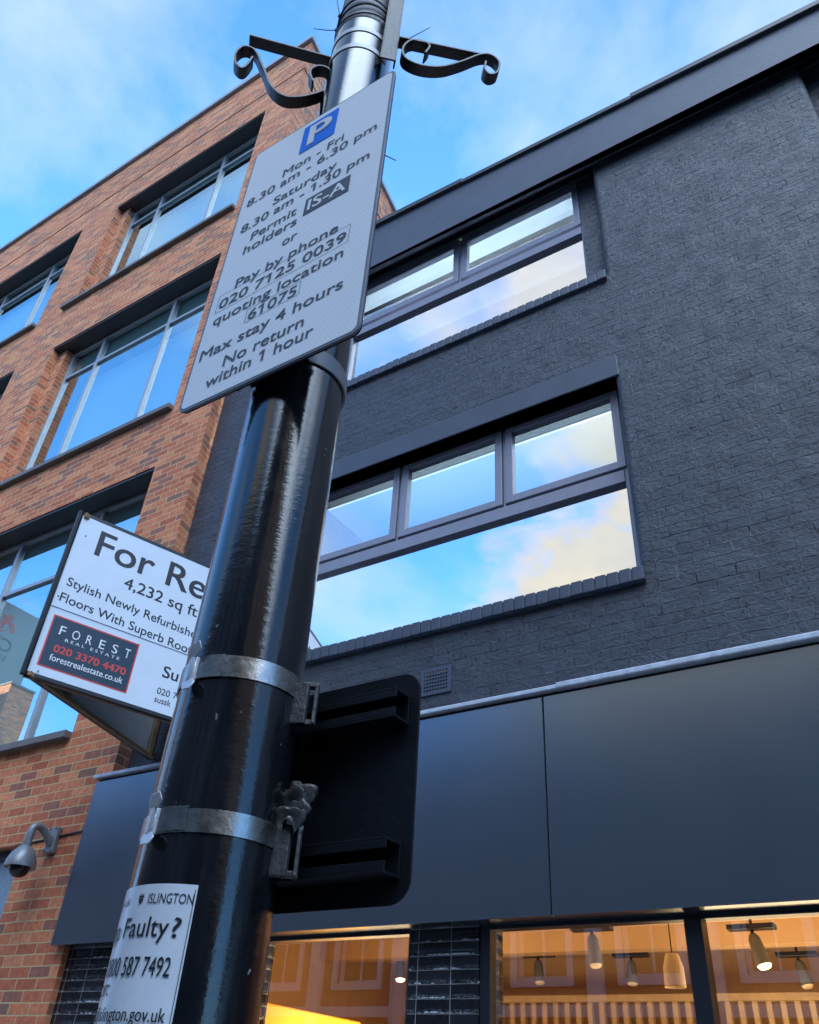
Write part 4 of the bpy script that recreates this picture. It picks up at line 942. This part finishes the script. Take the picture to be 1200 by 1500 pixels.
slab(P2, .022, LEN2 - .022, FZ0 + .026, FZ1 - .026, -.007, .001).build('board_panel', M['board'], fr_)
F = P1(.0042)
line(top, M['inkd'], 'For Rent', .198, 1.085, 3.188, .205, F, .016, prefix='For Re', slope=-.018)
line(top, M['inkd'], '4,232 sq ft', .466, 1.062, 3.024, .088, F, .014, slope=-.02)
line(top, M['inkd'], 'Stylish Newly Refurbished', .085, 1.041, 2.880, .066, F, .010, prefix='Stylish Newly Refurbish', slope=-.04)
line(top, M['inkd'], 'Floors With Superb Roof', .074, 1.053, 2.752, .066, F, .012, prefix='Floors With Superb Roo', slope=-.045)
F = P1(-.0012)
line(bot, M['inkd'], 'Su', .917, 1.036, 2.474, .084, F, .018); line(bot, M['inkd'], '020 7', .908, 1.060, 2.343, .047, F, .004); line(bot, M['inkd'], 'sussk', .905, 1.030, 2.280, .044, F, .006)
pl_ = slab(P1, .077, .700, 2.272, 2.648, -.0019, -.0008).build('name_plate', M['redp'], bot)
slab(P1, .087, .690, 2.282, 2.638, -.0006, .0002).build('plate_face', M['navy'], fr_)
s = MB(); F = P1(.0008)
def serif_caps(word, u0, u1, z, cap):
    n = len(word)
    for i, ch in enumerate(word):
        c = u0 + (u1 - u0) * i / (n - 1); wd = cap * (.82 if ch == 'O' else .62)
        put_text(s, ch, c - wd / 2, c + wd / 2, z, cap, F, .002)
        if ch in 'FRT': s.quad(*[F(a, b) for a, b in ((c - wd * (.62 if ch != 'T' else .22), z), (c - wd * (.28 if ch != 'T' else -.22), z), (c - wd * (.28 if ch != 'T' else -.22), z + cap * .06), (c - wd * (.62 if ch != 'T' else .22), z + cap * .06))])
serif_caps('FOREST', .165, .632, 2.520, .064); s.build('lettering', M['white'], bot)
line(bot, M['white'], 'REAL ESTATE', .199, .587, 2.483, .021, F, .004, spacing=1.55)
line(bot, M['white'], 'forestrealestate.co.uk', .139, .651, 2.328, .044, F, .012)
line(bot, M['redp'], '020 3370 4470', .146, .654, 2.392, .050, F, .030)
s = MB()
for fn, ln in ((P1, LEN), (P2, LEN2)):
    for u, z in ((.10, 3.30), (.06, 2.78), (.10, 2.23), (.8, 2.20), (.8, 3.47), (1.3, 3.3), (1.3, 2.4)):
        p = fn(.0036)(u, z); q = fn(.0062)(u, z); s.tube([p, q], .006, 8)
s.build('screw', M['zinc'], fr_)
s = MB()
for d, fn, ln in ((D1, P1, LEN), (D2, P2, LEN2)):
    for z in (FZ0 + .03, FZ1 - .05):
        p = fn(-.04)(ln - .02, z); s.box(p.x - .02, p.x + .02, p.y, BY - .001, z - .02, z + .02)
s.build('wall_bracket', M['zinc'], fr_)

# ------------------------------------------------------------------ dome camera on the red wall
cc = thing('security_camera', 'grey dome security camera hanging from a curved arm on the brick wall', 'camera', (-6.0, 4.17, 1.62))
MB().box(-6.05, -5.95, 4.125, 4.169, 1.52, 1.715).build('wall_plate', M['camg'], cc, bevel=.008)
s = MB()
for x in (-6.035, -5.965):
    for z in (1.535, 1.70): s.tube([(x, 4.126, z), (x, 4.118, z)], .006, 8)
s.build('bolt', M['zinc'], cc)
arm_pts = [(-6.0, 4.13, 1.585), (-6.0, 4.085, 1.632), (-6.0, 4.03, 1.672), (-6.0, 3.985, 1.680), (-6.0, 3.948, 1.655), (-6.0, 3.938, 1.60), (-6.0, 3.938, 1.545)]
MB().tube(smooth_path(arm_pts, 5), .030, 18).build('arm', M['camg'], cc, smooth=True)
MB().lathe((-6.0, 3.938, 0), [(.0, 1.376), (.105, 1.376), (.114, 1.368), (.114, 1.378), (.108, 1.42), (.088, 1.468), (.052, 1.512), (.036, 1.525), (.036, 1.553), (.0, 1.554)], 40, capb=False, capt=False).build('housing', M['camg'], cc, smooth=True)
MB().lathe((-6.0, 3.938, 0), [(.0, 1.300), (.035, 1.306), (.062, 1.326), (.074, 1.352), (.076, 1.375)], 32, capb=False, capt=False).build('dome', M['smoke'], cc, smooth=True)
tag(MB().tube([(-6.32, 4.163, 1.630), (-6.10, 4.163, 1.640), (-5.95, 4.163, 1.648), (-5.72, 4.163, 1.660), (-5.60, 4.163, 1.662)], .008, 8).build('cable', M['rubber']), 'thin black cable running along the brick joint behind the security camera', 'cable')
